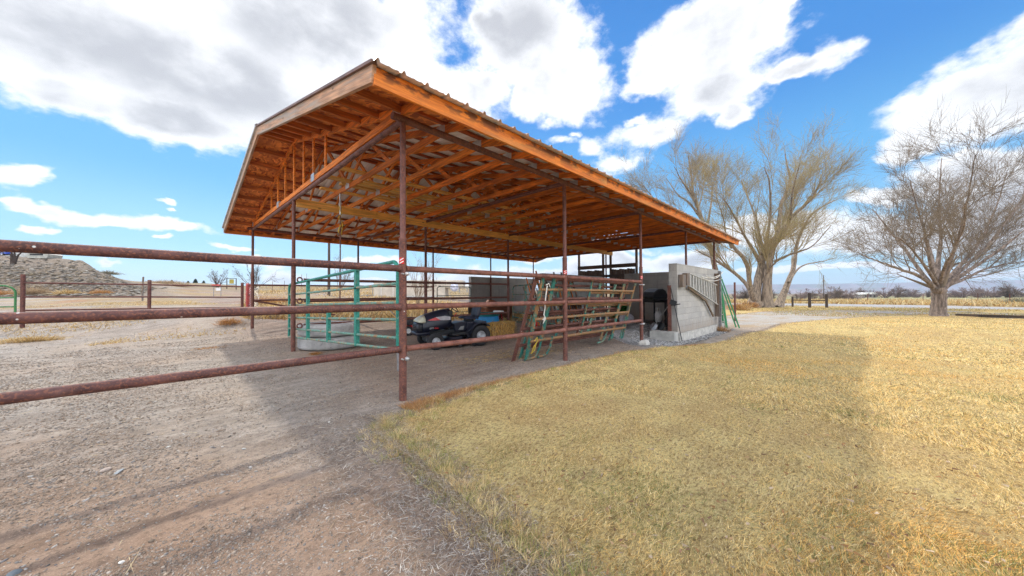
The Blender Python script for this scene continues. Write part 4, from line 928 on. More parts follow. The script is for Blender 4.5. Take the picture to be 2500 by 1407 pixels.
for cx_, cy2, n_, sd_ in ((7.2, 7.2, 700, 61), (4.7, 5.1, 500, 62), (5.6, 4.7, 400, 63), (9.6, 7.6, 500, 64)):
    V, F, C = strands(n_, lambda g, n: (lambda p: np.c_[p, np.full(n, g1(cx_, cy2)+.012)])(g.normal(0, .38, (n, 2))*np.array([1.4, .7])+np.array([cx_, cy2])), lambda g, n: g.uniform(.03, .12, n), lambda g, n, P: unit(np.c_[g.normal(0, 1, (n, 2)), g.uniform(0, .12, n)]), .005, cpick(STRAW), sd_, .1)
    oo = link('scattered_straw', np_mesh('scattered_straw', V, F, False, C), None, strand); tag(oo, kind='stuff')
MB().tube([(-.575, -.08, .0), (-.575, -.08, .39), (.575, -.08, .39)], .004, 4).tube([(-.575, .08, .0), (-.575, .08, .39), (.575, .08, .39)], .004, 4).build('twine', ropey, t)
# stacked tyres
def big_tyre(z, rz, lab):
    t = empty('tractor_tyre', (2.86, 9.0, z), rz, lab, 'tyre', 'stacked old tyres')
    prof = [(.40, .06), (.42, .02), (.50, 0), (.60, .01), (.662, .035), (.671, .07), (.672, .15), (.671, .23), (.662, .265), (.60, .29), (.50, .30), (.42, .28), (.40, .24), (.385, .15)]
    MB().lathe(prof+[prof[0]], 56).build('tyre_wall', greytyre, t)
    mb = MB()
    for z_ in (.075, .115, .185, .225): mb.lathe([(.668, z_-.006), (.676, z_-.004), (.676, z_+.004), (.668, z_+.006)], 56)
    mb.build('tread', greytyre, t); return t
big_tyre(.0, .3, 'large weathered grey tyre lying on the dirt, lower of the stack'); big_tyre(.303, 1.2, 'large weathered grey tyre on top of the stack by the middle gable post')
# tub and stool
t = empty('plastic_tub', (8.36, 9.42, 0), 0, 'cut down blue plastic drum with a teal rim behind the rails', 'tub')
MB().lathe([(0, .02), (.40, .02), (.43, .08), (.44, .30), (.42, .44), (.42, .46), (.40, .46), (.40, .1), (0, .08)], 32).build('drum', bluep, t); MB().lathe([(.415, .462), (.45, .465), (.452, .56), (.43, .58), (.41, .56)], 32).build('rim', tealpl, t)
t = empty('stool', (8.72, 9.2, 0), .3, 'small stool with a round white seat and red legs beside the blue tub', 'stool')
MB().lathe([(0, .585), (.18, .585), (.20, .60), (.20, .625), (.17, .645), (0, .65)], 24).build('seat', whitem, t)
for k in range(4):
    a = k*math.pi/2+.4; MB().tube([(.10*math.cos(a), .10*math.sin(a), .585), (.19*math.cos(a), .19*math.sin(a), 0)], .014, 8).build('leg', redm, t)
# covered things behind the worn gate
def blob(name, label, cat, loc, d, m, seed, n=10, group=None):
    g = np.random.default_rng(seed); bm = bmesh.new(); bmesh.ops.create_icosphere(bm, subdivisions=4, radius=1); 
    for v in bm.verts:
        c = v.co.copy(); k = 1+.16*math.sin(c.x*4+seed)*math.cos(c.y*5)+.07*math.sin(c.z*11+c.x*9)
        s = Vector((abs(c.x)**.75*(1 if c.x > 0 else -1), abs(c.y)**.75*(1 if c.y > 0 else -1), abs(c.z)**.8*(1 if c.z > 0 else -1)))*k
        v.co = Vector((s.x*d[0]/2, s.y*d[1]/2, max(-.45, s.z*.5)*d[2]+d[2]*.45))
    me = bpy.data.meshes.new(name); bm.to_mesh(me); bm.free(); me.polygons.foreach_set('use_smooth', [True]*len(me.polygons)); o = link(name, me, None, m); o.location = loc; return tag(o, label, cat, group)
tarp = simple('brown_tarp', (.17, .055, .018), .7, 0, .4, 3, .02, 8)
blob('covered_machine', 'brown tarpaulin draped over a machine against the back block wall', 'tarp', (11.6, 12.4, 0), (1.9, 1.1, .95), tarp, 3)
blob('sack', 'dark full sack lying in front of the back block wall', 'sack', (10.2, 11.6, 0), (.9, .6, .45), blackp, 5)
def bin_(name, label, cat, loc, r0, r1, h, m):
    o = MB().lathe([(0, .01), (r0, 0), (r0*1.02, .03), (r1, h-.03), (r1*1.06, h-.02), (r1*1.06, h), (r1*.94, h), (r0*.9, .05), (0, .04)], 24).build(name, m); o.location = loc; return tag(o, label, cat)
bin_('bin', 'black plastic bin standing left of the worn gate by the back wall', 'bin', (10.8, 13.2, 0), .24, .30, .85, blackp)
# shelves and clutter under the shed, seen through the leaning panels
t = empty('workbench', (12.9, 8.5, -.05), 0, 'rough timber workbench in front of the partition wall', 'workbench')
MB().box((0, 0, .86), (2.2, .6, .05)).build('bench_top', wXy, t)
for sx in (-1, 1):
    for sy in (-1, 1): MB().box((sx*1.0, sy*.24, .417), (.08, .08, .83)).build('leg', wGrey, t)
MB().box((0, 0, .30), (2.0, .5, .03)).build('shelf', wXy, t)
lum = [wGrey, wZ, wBrown, galv, rust, wGrey, wZ, wGrey]
rl = random.Random(4)
for k in range(26):
    x = 9.9+k*.135+rl.uniform(-.03, .03); h = rl.uniform(1.5, 2.25); yb = rl.uniform(8.2, 8.5); w_ = rl.choice([.03, .045, .07, .09]); ln = rl.uniform(-.25, .25)
    yt = 8.93-.02*(k % 3) if x > 11.0 else 8.86
    mb = MB().bar((0, 0, 0), (ln, yt-yb-.03, h), w_, .03, (0, 1, .2)); o = mb.build('timber_offcut', lum[k % 8]); o.location = (x, yb, -.03)
    tag(o, 'long offcut leaning on the partition wall behind the leaning panels', 'board', 'offcuts leaning on the partition wall')
# plastic chair, boxes, plants and cans
def carton(name, label, cat, loc, d, m, rz=0, group=None):
    o = MB().box((0, 0, d[2]/2), d).build(name, m, None, .008); o.location = loc; o.rotation_euler = (0, 0, rz); return tag(o, label, cat, group)
t = empty('fuel_can', (9.35, 8.0, 0), .4, 'red fuel can standing behind the top of the leaning panels', 'fuel can'); MB().box((0, 0, .17), (.26, .18, .30)).build('can', redm, t, .03); MB().tube([(-.08, 0, .33), (-.06, 0, .39), (.06, 0, .39), (.08, 0, .33)], .014, 8).build('handle', redm, t); MB().tube([(.09, 0, .31), (.15, 0, .42)], .018, 8).build('spout', blackp, t)
t = empty('plastic_table', (11.9, 6.9, -.04), .2, 'low white plastic table among the clutter behind the leaning panels', 'table'); MB().box((0, 0, .62), (1.0, .6, .03)).build('table_top', whitem, t, .01)
for sx in (-1, 1):
    for sy in (-1, 1): MB().tube([(sx*.44, sy*.24, .60), (sx*.47, sy*.27, 0)], .02, 8).build('leg', whitem, t)
t = empty('bicycle', (12.2, 7.7, -.04), .25, 'old bicycle with dark tyres standing before the workbench', 'bicycle')
for sx in (-.5, .5):
    o = MB().tube([(.33*math.cos(a), 0, .33*math.sin(a)) for a in np.linspace(0, 2*math.pi, 33)], .018, 6, False).build('wheel', rubber, t); o.location = (sx, 0, .35)
    mb = MB()
    for k in range(12): a = k*math.pi/6; mb.tube([(0, 0, 0), (.32*math.cos(a), 0, .32*math.sin(a))], .0025, 3)
    mb.build('spokes', silver, o)
mb = MB()
for a, b in (((-.5, 0, .35), (-.1, 0, .38)), ((-.1, 0, .38), (-.22, 0, .88)), ((-.22, 0, .82), (.32, 0, .84)), ((-.1, 0, .38), (.34, 0, .78)), ((.5, 0, .35), (.30, 0, .98)), ((-.5, 0, .35), (-.2, 0, .8))): mb.tube([a, b], .016, 8)
mb.build('frame', silver, t); MB().box((-.23, 0, .92), (.26, .12, .05)).build('saddle', blackp, t, .02); MB().tube([(.30, -.28, .99), (.32, 0, .98), (.30, .28, .99)], .012, 8).build('handlebar', silver, t)
blob('bag', 'pale full plastic bag on the ground behind the leaning panels', 'bag', (13.3, 6.4, -.04), (.6, .45, .5), simple('pale_bag', (.45, .42, .45), .6), 8)
blob('box_of_tools', 'dark heap of tools on the ground under the workbench edge', 'tools', (13.1, 7.5, -.04), (1.2, .5, .35), simple('dark_heap', (.05, .05, .06), .7, 0, .6, 8, .02, 15), 2)
carton('crate', 'pale wooden crate on the workbench', 'crate', (12.3, 8.5, .84), (.5, .35, .25), wXy); carton('cooler', 'pale flat cooler on top of the workbench', 'cooler', (13.4, 8.5, .84), (.7, .36, .28), simple('pale_cooler', (.50, .55, .52), .5))
t = empty('garden_plant', (14.6, 7.3, -.04), 0, 'leafy green plant in the shade behind the leaning panels', 'plant')
V, F, C = strands(900, lambda g, n: np.stack([g.normal(0, .09, n), g.normal(0, .09, n), g.uniform(.15, .9, n)], 1), lambda g, n: g.uniform(.12, .34, n), lambda g, n, P: (lambda d: d/np.linalg.norm(d, axis=1)[:, None])(np.c_[g.normal(0, 1, (n, 2)), g.uniform(-.2, 1, n)]), .05, cpick([(.04, .19, .03), (.03, .12, .02), (.08, .26, .05)]), 12)
link('foliage', np_mesh('foliage', V, F, False, C), t, strand); MB().lathe([(0, 0), (.16, 0), (.21, .28), (.22, .30), (.17, .30), (.0, .25)], 16).build('pot', simple('clay_pot', (.25, .09, .05), .8), t)
t = empty('plastic_stool', (9.9, 6.6, 0), .5, 'low pale stool frame on the dirt behind the leaning panels', 'stool'); MB().box((0, 0, .36), (.42, .3, .03)).build('seat', tealR, t)
for sx in (-1, 1):
    for sy in (-1, 1): MB().tube([(sx*.18, sy*.12, .35), (sx*.21, sy*.15, 0)], .012, 8).build('leg', galv, t)
# barbecue with gas bottle
t = empty('gas_grill', (14.55, 5.75, -.06), R(225-180+8), 'black covered gas barbecue beside the dark block wall', 'barbecue')
S = 1.22
def lid():
    mb = MB(); out = [(-.27*S, .90*S), (-.28*S, 1.02*S), (-.22*S, 1.16*S), (-.10*S, 1.24*S), (.06*S, 1.24*S), (.20*S, 1.12*S), (.27*S, .98*S), (.28*S, .90*S)]
    mb.prism(out, -.36*S, .36*S, 'x'); return mb
lid().build('lid', grillm, t, .03); MB().box((0, 0, .83*S), (.74*S, .52*S, .13*S)).build('firebox', grillm, t, .01)
for s in (-1, 1):
    MB().box((s*.56*S, 0, .86*S), (.34*S, .46*S, .04*S)).build('side_shelf', grillm, t, .008)
    for q in (-1, 1): MB().bar((s*.33*S, q*.2*S, 0), (s*.33*S, q*.2*S, .8*S), .05, .05).build('leg', grillm, t)
MB().tube([(-.28*S, -.31*S, .95*S), (.28*S, -.31*S, .95*S)], .015, 8).build('lid_handle', silver, t)
MB().box((0, 0, .10*S), (.74*S, .5*S, .03)).build('bottom_shelf', wGreyX, t)
mb = MB()
for k in range(3): mb.lathe([(0, -.02), (.03, -.02), (.03, 0), (0, 0)], 12, (-.2+.2*k, -.265*S, .84*S), 'y')
mb.build('knob', steel, t)
t = empty('gas_bottle', (14.25, 5.50, .09), 0, 'white propane bottle with a brass valve under the barbecue', 'gas bottle')
MB().lathe([(0, .02), (.11, .02), (.155, .06), (.16, .12), (.16, .30), (.15, .35), (.11, .40), (.03, .425), (0, .425)], 28).build('tank', tankm, t); MB().lathe([(.13, 0), (.13, .05)], 24).build('foot_ring', tankm, t)
mb = MB()
for a0 in (.3, 3.4): mb.tube([(.10*math.cos(a0+a), .10*math.sin(a0+a), .56) for a in np.linspace(0, 2.2, 9)], .012, 6).bar((.10*math.cos(a0), .10*math.sin(a0), .40), (.10*math.cos(a0), .10*math.sin(a0), .56), .03, .012).bar((.10*math.cos(a0+2.2), .10*math.sin(a0+2.2), .40), (.10*math.cos(a0+2.2), .10*math.sin(a0+2.2), .56), .03, .012)
mb.build('collar', tankm, t); MB().tube([(0, 0, .42), (0, 0, .52), (.05, -.02, .53)], .02, 8).build('valve', simple('brass', (.5, .35, .12), .4, .7), t)
# shovels and handles leaning by the wall
def tool(label, foot, top, kind, m=wGrey, blade=steel):
    t = empty(kind, foot, 0, label, kind); f, p = Vector(foot), Vector(top); MB().tube([Vector((0, 0, 0))+(p-f)*.12, p-f], .016, 8).build('handle', m, t)
    d = (p-f).normalized(); sd = d.cross(Vector((1, 0, 0))).normalized()
    q = MB(); rows = []
    for k in range(6): u = k/5; hw = .115*math.sin(math.pi*(.28+.5*u))*(1 if k else .25); c = d*(.27*u); rows.append((c-sd*hw, c+d.cross(sd)*.03, c+sd*hw))
    vs = [v for r_ in rows for v in r_]; vs2 = [v+d.cross(sd)*.004 for v in vs]
    q.add(vs, [(i*3+k, i*3+k+1, i*3+k+4, i*3+k+3) for i in range(5) for k in range(2)]).add(vs2, [(i*3+k+3, i*3+k+4, i*3+k+1, i*3+k) for i in range(5) for k in range(2)])
    q.build('blade', blade, t); return t
tool('long handled shovel with a blue grey blade leaning on the block wall end', (12.0, 4.85, -.02), (12.45, 4.10, 1.30), 'shovel', alum)
tool('dark shovel leaning close to the block wall end', (12.1, 4.62, -.02), (12.55, 4.12, 1.22), 'spade', wBrown, blackp)
tool('brown handled scoop standing in the corner behind the shovels', (12.6, 4.5, -.02), (12.8, 4.12, 1.0), 'scoop', wXy, blackp)
t = empty('wheelbarrow_tray', (12.75, 4.45, -.02), 0, 'black tray tipped up against the inside of the block wall', 'tray')
MB().prism([(-.35, 0), (.35, 0), (.45, .95), (.3, 1.05), (-.3, 1.05), (-.45, .95)], 0, .03).build('tray', blackp, t); MB().prism([(-.38, -.0), (.38, -.0), (.40, .10), (-.40, .10)], -.12, 0).build('tray_lip', blackp, t)
# ------------------------------------------------------------------ things in the distance
def place(px, D, dz=0):
    X = (px-1250)/830.41*D; x = cy_*X+sy_*D; y = -sy_*X+cy_*D; return Vector((x, y, g1(x, y)+dz))
def face(p): return math.atan2(p.y, p.x)+math.pi/2      # x axis across the line of sight from the yard
# livestock trailer
p = place(1012, 41); h0 = g1(p.x, p.y); p.z = .75
t = empty('stock_trailer', p, -YAW, 'long beige livestock trailer with rows of dark slots beyond the yard', 'trailer')
MB().box((-.3, 0, 1.12), (8.4, 2.2, 1.95)).build('body', beige, t, .05); MB().box((4.95, 0, 1.62), (2.1, 2.2, .95)).build('nose', beige, t, .12)
mb = MB()
for z in (1.90, 1.66, 1.42):
    for k in range(17): mb.box((-4.1+k*.46, -1.105, z), (.30, .02, .07)) if not (z == 1.66 and k < 11) else None
mb.build('air_slots', darkm, t)
for k in (-3.6, -2.2, .4): MB().box((k, -1.115, 1.1), (.05, .03, 1.9)).build('rib', whitem, t)
MB().box((-.3, -1.11, .2), (8.4, .05, .14)).build('skirt', alum, t)
for k in (-.9, .1): wheel(t, (k, -1.0, -.05), .38, .22, .2, -1, tread=False)
MB().lathe([(0, -.02), (.5, -.02), (.5, .02), (0, .02)], 20, (5.0, -1.12, 1.25), 'y').build('emblem', simple('emblem', (.55, .56, .66), .5), t)
MB().box((-5.6, 0, .35), (2.0, 1.9, .12)).build('ramp', steel, t)
for s in (-6.5, -4.7): MB().box((s, -.9, .95), (.06, .06, 1.2)).build('rail_post', steel, t)
# fuel tank on the horizon
p = place(1131, 62, .0); p.z = 1.75; t = empty('storage_tank', p, -YAW, 'white round ended storage tank on legs beyond the beige trailer', 'tank')
MB().lathe([(0, -1.2), (.3, -1.12), (.42, -.9), (.42, .9), (.3, 1.12), (0, 1.2)], 18, (0, 0, .8), 'x').build('tank', whitem, t)
for s in (-.7, .7): MB().box((s, 0, .2), (.1, .6, .9)).build('leg', steel, t)
# caravans on the bank
def camper(label, px, D, L, H, z, m, wind=True, name='camper'):
    p = place(px, D); p.z = z; t = empty(name, p, -YAW+.2, label, 'camper'); MB().prism([(-L/2, .0), (-L/2-.15, H*.5), (-L/2, H*.92), (-L/2+.2, H), (L/2-.2, H), (L/2+.3, H*.75), (L/2+.1, .0)], -.9, .9).build('shell', m, t, .04)
    if wind:
        MB().box((0, -.91, H*.66), (L*.72, .03, H*.28)).build('window', darkm, t); MB().box((0, -.92, H*.40), (L*.95, .03, .06)).build('trim', alum, t)
    return t
camper('cream camper shell with a long dark window on top of the bank', 107, 45, 1.9, .72, 6.10, simple('cream_shell', (.42, .41, .36), .5))
camper('plain grey camper shell further left on the bank beside the dead tree', 62, 46, 1.5, .7, 6.35, simple('grey_shell', (.46, .46, .44), .5), False)
p = place(6, 46); p.z = 6.65; t = empty('parked_car', p, -YAW, 'blue car on top of the bank at the left edge of the picture', 'car')
MB().prism([(-1.6, .15), (-1.65, .5), (-.9, .6), (-.5, .95), (.5, .95), (.9, .62), (1.5, .5), (1.6, .15)], -.8, .8).build('body', simple('blue_car', (.02, .06, .35), .35), t, .06)
MB().prism([(-.78, .62), (-.46, .90), (.46, .90), (.76, .62)], -.815, -.80).build('window', darkm, t)
for s in (-1, 1): wheel(t, (s*1.0, -.72, .2), .3, .2, .17, -1, tread=False)
# notice board, mailbox, utility pole
p = place(565, 62); t = empty('notice_board', (p.x, p.y, p.z-.2), -YAW, 'yellow board hung in a tall wooden frame beside the road on the skyline', 'sign')
for s in (-.85, .85): MB().box((s, 0, .9), (.10, .10, 2.5)).build('frame_post', wBrown, t)
for z in (2.1, .95): MB().box((0, -.01, z), (1.75, .08, .09)).build('frame_bar', wBrown, t)
MB().box((.05, -.04, 1.55), (.8, .04, .8)).build('board', simple('yellow_board', (.38, .32, .06), .7), t)
p = place(525, 30); t = empty('mailbox_stand', p, -YAW, 'small white sign and red topped box on thin posts beside the road bend', 'sign')
MB().box((-.12, 0, .62), (.03, .03, 1.25)).box((.52, 0, .62), (.03, .03, 1.25)).build('stand_leg', steel, t); MB().box((.12, 0, 1.15), (.66, .25, .10)).build('red_box', redm, t, .01); MB().box((.3, -.02, .80), (.42, .03, .26)).build('plate', whitem, t)
def upole(label, px, D, H, r):
    p = place(px, D); mb = MB().tube([(0, 0, -.3), (0, 0, H)], [r, r*.7], 10); o = mb.build('utility_pole', wBrown); o.location = p; return tag(o, label, 'pole')
upole('tall dark utility pole standing beyond the yard, seen under the shed roof', 803, 40, 9.5, .16)
upole('thin distant pole leaning beside the three post wooden fence', 2011, 75, 5.6, .09).rotation_euler = (0, .06, 0)
for px, D, H in ((736, 70, 3.0), (748, 90, 3.5), (665, 55, 1.6), (694, 60, 1.7), (348, 24, 1.7)):
    p = place(px, D); o = MB().tube([(0, 0, -.1), (0, 0, H*.6), (.03, 0, H)], .035 if D > 30 else .05, 8).build('fence_post', wGrey); o.location = p
    tag(o, {736: 'thin post on the skyline left of the tall utility pole', 748: 'tallest thin post on the far slope left of the utility pole', 665: 'short grey post in the dry field right of the red panel', 694: 'short grey post beside the pale track in the dry field', 348: 'grey wooden post at the foot of the rocky bank'}[px], 'post')
# wire fence posts along the far field
for i, (px, D) in enumerate(((2118, 44), (2253, 50), (2387, 46), (2465, 38))):
    p = place(px, D); o = MB().tube([(0, 0, -.1), (.01*i, 0, 1.3)], .035, 8).build('steel_post', rustD); o.location = p; o.rotation_euler = (0, (.05, -.07, .02, 0)[i], 0)
    tag(o, ('dark thin post between the wooden fence and the round headed tree', 'leaning thin post just left of the big bare tree trunk', 'thin post with a pale cap right of the big bare tree trunk', 'rusty thin post near the right edge of the picture')[i], 'post', 'thin posts beyond the road')
# low farm buildings
def house(label, px, D, L, H, z=None, name='farm_building'):
    p = place(px, D); p.z = z if z is not None else p.z; t = empty(name, p, -YAW, label, 'building'); MB().box((0, 0, H*.35), (L*.86, 3, H*.7)).build('wall', simple('farm_wall', (.30, .28, .26), .8), t)
    MB().prism([(-L/2, H*.66), (-L*.36, H), (L*.36, H), (L/2, H*.66)], -2, 2).build('roof', whitem, t)
    for k in (-.25, .05, .3): MB().box((k*L, -1.51, H*.34), (L*.1, .04, H*.3)).build('window', darkm, t)
house('low white roofed farm building among the bushes on the horizon', 2112, 118, 5.4, 1.9); house('small pale roofed building half hidden by bushes left of the big trunk', 2222, 150, 7, 1.7)
# timber edging at the right
beam_obj('timber_edging', 'long black timber edging lying on the lawn border at the right', 'edging', [(36.2, -5.3, g1(36, -5)+.08), (27.5, -10.9, g1(27, -11)+.08)], .18, .16, wBrown)
# ------------------------------------------------------------------ stones, litter, grass
def unit(d): return d/(np.linalg.norm(d, axis=1)[:, None]+1e-9)
_ico = None
def stones(name, P, S, cols, seed, flat=.55):
    g = np.random.default_rng(seed); bm = bmesh.new(); bmesh.ops.create_icosphere(bm, subdivisions=1, radius=1); v0 = np.array([v.co for v in bm.verts]); f0 = np.array([[v.index for v in f.verts] for f in bm.faces]); bm.free()
    n = len(P); k = len(v0); v = v0[None]*(1+g.normal(0, .16, (n, k, 1))); sc_ = np.stack([S*g.uniform(.8, 1.5, n), S*g.uniform(.6, 1.1, n), S*flat*g.uniform(.6, 1.2, n)], 1)[:, None]
    v = v*sc_; a = g.uniform(0, 6.28, n); ca, sa = np.cos(a)[:, None], np.sin(a)[:, None]; x = v[..., 0]*ca-v[..., 1]*sa; y = v[..., 0]*sa+v[..., 1]*ca
    tl = g.normal(0, .25, (n, 1)); V = np.stack([x+P[:, :1], y+P[:, 1:2], v[..., 2]+x*tl+P[:, 2:]], 2).reshape(-1, 3); F = (f0[None]+(np.arange(n)*k)[:, None, None]).reshape(-1, 3)
    C = np.repeat(np.array(cols)[g.integers(0, len(cols), n)]*(1+g.normal(0, .2, (n, 1))).clip(.4, 1.6), k, 0); return np_mesh(name, V, F, False, C)
def polar(g, n, px0, px1, r0, r1, pw=2.0):
    """points on the ground spread so that their count falls off with distance"""
    th = YAW+np.arctan((g.uniform(px0, px1, n)-1250)/830.); u = g.random(n)
    r = r0*(r1/r0)**u if pw == 2 else (r0**(2-pw)+(r1**(2-pw)-r0**(2-pw))*u)**(1/(2-pw)); return r*np.sin(th), r*np.cos(th), r
def ground_z(x, y):   # same relief as the ground sheet
    R_ = np.hypot(x, y); near = 1-sst(R_, 14, 22); rough = (1-.75*sst(x, .8, 2.6)*sst(y, 3.4, 4.6))
    z = gz(x, y)+near*rough*(fbm(x, y, 1.3, 3)*.05+fbm(x*.9+y*.5, y*1.6-x*1.1, 7, 4)*.030+np.abs(fbm(x, y, 16, 3))*.022+np.sin((y-.12*x)*5.2+2*fbm(x, y, .6, 2))*.010)
    X = cy_*x - sy_*y; D = sy_*x+cy_*y; pxx = 1250+830*X/np.maximum(D, .1)
    hill = sst(D, 25, 31)*(1-sst(D, 50, 58))*(1-sst(pxx, 330, 470))*(D > 0)
    return z+hill*(np.abs(fbm(x, y, .8, 4))*.8) + sst(D, 18, 30)*(1-hill)*(1-sst(D, 200, 400))*fbm(x, y, .12, 3)*.35*(pxx < 1400)
g = np.random.default_rng(11)
x, y, r = polar(g, 17000, -150, 1500, 1.3, 16); k = ~in_lawn(x, y) & (fbm(x, y, 1.1, 3) > -.17+g.random(len(x))*.12); x, y, r = x[k], y[k], r[k]
S = (.0019*r**.6)*np.exp(g.normal(0, .5, len(x))); S = np.minimum(S, .016)
xc, yc, rc = polar(g, 150000, -150, 1560, 1.25, 13); kc = ~in_lawn(xc, yc) & (fbm(xc, yc, 2.2, 4) > -.11+.16*g.random(len(xc))); xc, yc, rc = xc[kc], yc[kc], rc[kc]
Sc = (.0017*rc**.75)*np.exp(g.normal(0, .45, len(xc))); tn = 1-sst(sy_*xc+cy_*yc, 1.9, 3.6); Sc = np.minimum(Sc, .013)
oc = link('soil_clods', stones('soil_clods', np.stack([xc, yc, ground_z(xc, yc)+Sc*.1], 1), Sc, [(.34, .275, .215), (.26, .20, .15), (.38, .325, .27), (.31, .23, .165), (.28, .25, .22)], 21, .6), None, stonem); tag(oc, kind='stuff')
o = link('pebbles', stones('pebbles', np.stack([x, y, ground_z(x, y)+S*.15], 1), S, [(.30, .28, .26), (.22, .21, .21), (.38, .34, .29), (.34, .26, .19), (.44, .41, .37), (.28, .22, .17), (.33, .27, .2)], 1), None, stonem); tag(o, kind='stuff')
x, y, r = polar(g, 5000, 1540, 1800, 10, 17); k = (y > 3.3) & (y < 7) & (x > 9) & ~in_lawn(x, y); x, y = x[k], y[k]
o = link('gravel', stones('gravel', np.stack([x, y, gz(x, y)+.04], 1), .02+.012*g.random(len(x)), [(.35, .35, .35), (.2, .2, .2), (.5, .5, .48)], 2), None, stonem); tag(o, kind='stuff')
x, y, r = polar(g, 34000, -80, 520, 30, 100, 1.0); Dd = x*sy_+y*cy_; kk = ((x*cy_-y*sy_)/Dd*830+1250 < 330+(Dd-30)*6) & (Dd > 28) & (Dd < 49) & (g.random(len(x)) < 1.1-(Dd-28)/15); x, y, r = x[kk], y[kk], r[kk]; S = .04+.18*g.random(len(x))**3.2
o = link('hillside_rocks', stones('hillside_rocks', np.stack([x, y, ground_z(x, y)+.08], 1), S, [(.31, .28, .24), (.21, .18, .145), (.40, .37, .32), (.27, .215, .15), (.33, .26, .165)], 3, .35), None, stonem); tag(o, kind='stuff')
def rock(label, px, py, s, c, seed):
    q = placeg(px, py); o = link('stone', stones('stone', np.array([[0, 0, 0.]]), np.array([s]), [c], seed, .45), None, stonem); o.location = q; o.data.polygons.foreach_set('use_smooth', [True]*len(o.data.polygons))
    m = o.modifiers.new('s', 'SUBSURF'); m.levels = m.render_levels = 2; return tag(o, label, 'stone')
def placeg(px, py, z=0):
    a, b = (px-1250)/830.41, (703.5-py)/830.41; d = (r2*a+u2*b+fw); t = (z-CZ)/d.z; p = Vector((0, 0, CZ))+d*t; p.z = float(ground_z(np.array(p.x), np.array(p.y)))+.004; return p
rock('smooth pinkish stone lying on the dirt at left, beside a grey one', 257, 1154, .036, (.55, .45, .38), 5); rock('grey stone just right of the pinkish stone', 290, 1160, .030, (.25, .27, .28), 6)
rock('small pale round stone higher on the dirt near the middle', 596, 1099, .022, (.55, .55, .52), 7); rock('small white stone left of the other round stones', 412, 1095, .020, (.50, .50, .46), 8)
rock('white pebble near the bottom edge of the dirt', 297, 1380, .016, (.66, .64, .58), 9); rock('flat pale stone above the grey stone pair at far left', 120, 1165, .020, (.50, .42, .30), 10); rock('blue grey stone lying at the bottom left corner', 35, 1402, .035, (.30, .34, .36), 13)
# twigs and straw on the dirt
def rnd_flat(g, n, P): a = g.uniform(0, 6.28, n); return unit(np.c_[np.cos(a), np.sin(a), g.normal(0, .12, n)])
def pos_dirt(px0, px1, r0, r1, dz=.006, cond=None):
    def f(g, n):
        xs = []; tot = 0
        while tot < n:
            x, y, r = polar(g, n*2, px0, px1, r0, r1); k = ~in_lawn(x, y)
            if cond is not None: k &= cond(x, y, g)
            xs.append(np.stack([x[k], y[k], ground_z(x[k], y[k])+dz], 1)); tot += k.sum()
        return np.concatenate(xs)[:n]
    return f
V, F, C = strands(500, pos_dirt(-100, 1300, 1.4, 14), lambda g, n: g.uniform(.03, .16, n), rnd_flat, .0035, cpick([(.36, .30, .22), (.50, .40, .25), (.20, .15, .11)]), 31, .15)
o = link('twig_litter', np_mesh('twig_litter', V, F, False, C), None, strand); tag(o, kind='stuff')
near_edge = lambda x, y, g: (np.abs(x-edge_x(y)+.05) < .10+.55*g.random(len(x))**2) & (y < 3.7)
V, F, C = strands(9000, pos_dirt(700, 1500, 1.35, 5.5, .008, near_edge), lambda g, n: g.uniform(.02, .07, n), lambda g, n, P: unit(np.c_[g.normal(0, 1, (n, 2)), g.uniform(-.1, .5, n)]), .0028, cpick([(.42, .37, .32), (.28, .23, .19), (.56, .52, .46), (.36, .26, .17)]), 32, .5)
o = link('dead_grass_litter', np_mesh('dead_grass_litter', V, F, False, C), None, strand); tag(o, kind='stuff')
g = np.random.default_rng(90); n = 14000; yy = g.uniform(.6, 3.5, n); xx = edge_x(yy)+np.abs(g.normal(0, .15, n))*1.0-.05
V, F, C = strands(n, lambda g_, m: np.stack([xx, yy, lawn_z(xx, yy)+.003], 1), lambda g_, m: g_.uniform(.015, .055, m), lambda g_, m, P: unit(np.c_[g_.normal(0, 1, (m, 2)), g_.uniform(-.05, .6, m)]), .0024, cpick([(.50, .44, .36), (.34, .27, .20), (.62, .54, .42), (.44, .30, .17), (.30, .25, .12)]), 91, .5)
o = link('border_thatch', np_mesh('border_thatch', V, F, False, C), None, strand); tag(o, kind='stuff')
g = np.random.default_rng(95); x, y, r = polar(g, 2600, 900, 3000, 1.3, 20); k = in_lawn(x, y); x, y = x[k], y[k]; n = len(x)
V, F, C = strands(n, lambda g_, m: np.stack([x, y, lawn_z(x, y)+.018], 1), lambda g_, m: g_.uniform(.018, .04, m), lambda g_, m, P: unit(np.c_[g_.normal(0, 1, (m, 2)), g_.uniform(-.1, .3, m)]), .013, cpick([(.36, .20, .09), (.52, .40, .28), (.24, .14, .08), (.46, .30, .16)]), 96, .3)
o = link('fallen_leaves', np_mesh('fallen_leaves', V, F, False, C), None, strand); tag(o, kind='stuff')
g = np.random.default_rng(97); nt = 420; ty = g.uniform(.5, 3.35, nt); tx = edge_x(ty)+g.normal(.04, .09, nt); tx2 = g.uniform(1.7, 9, nt); ty2 = np.interp(tx2, EYX, EYY)-np.abs(g.normal(.15, .2, nt))
tx = np.r_[tx, tx2]; ty = np.r_[ty, ty2]; m_ = 26; x = np.repeat(tx, m_)+g.normal(0, .022, len(tx)*m_); y = np.repeat(ty, m_)+g.normal(0, .022, len(tx)*m_)
tc_ = np.repeat(np.array([(.27, .30, .08), (.74, .56, .28), (.55, .48, .20), (.82, .66, .38), (.62, .43, .2)])[g.integers(0, 5, len(tx))], m_, 0)
dx, dy = (x-np.repeat(tx, m_))*22, (y-np.repeat(ty, m_))*22
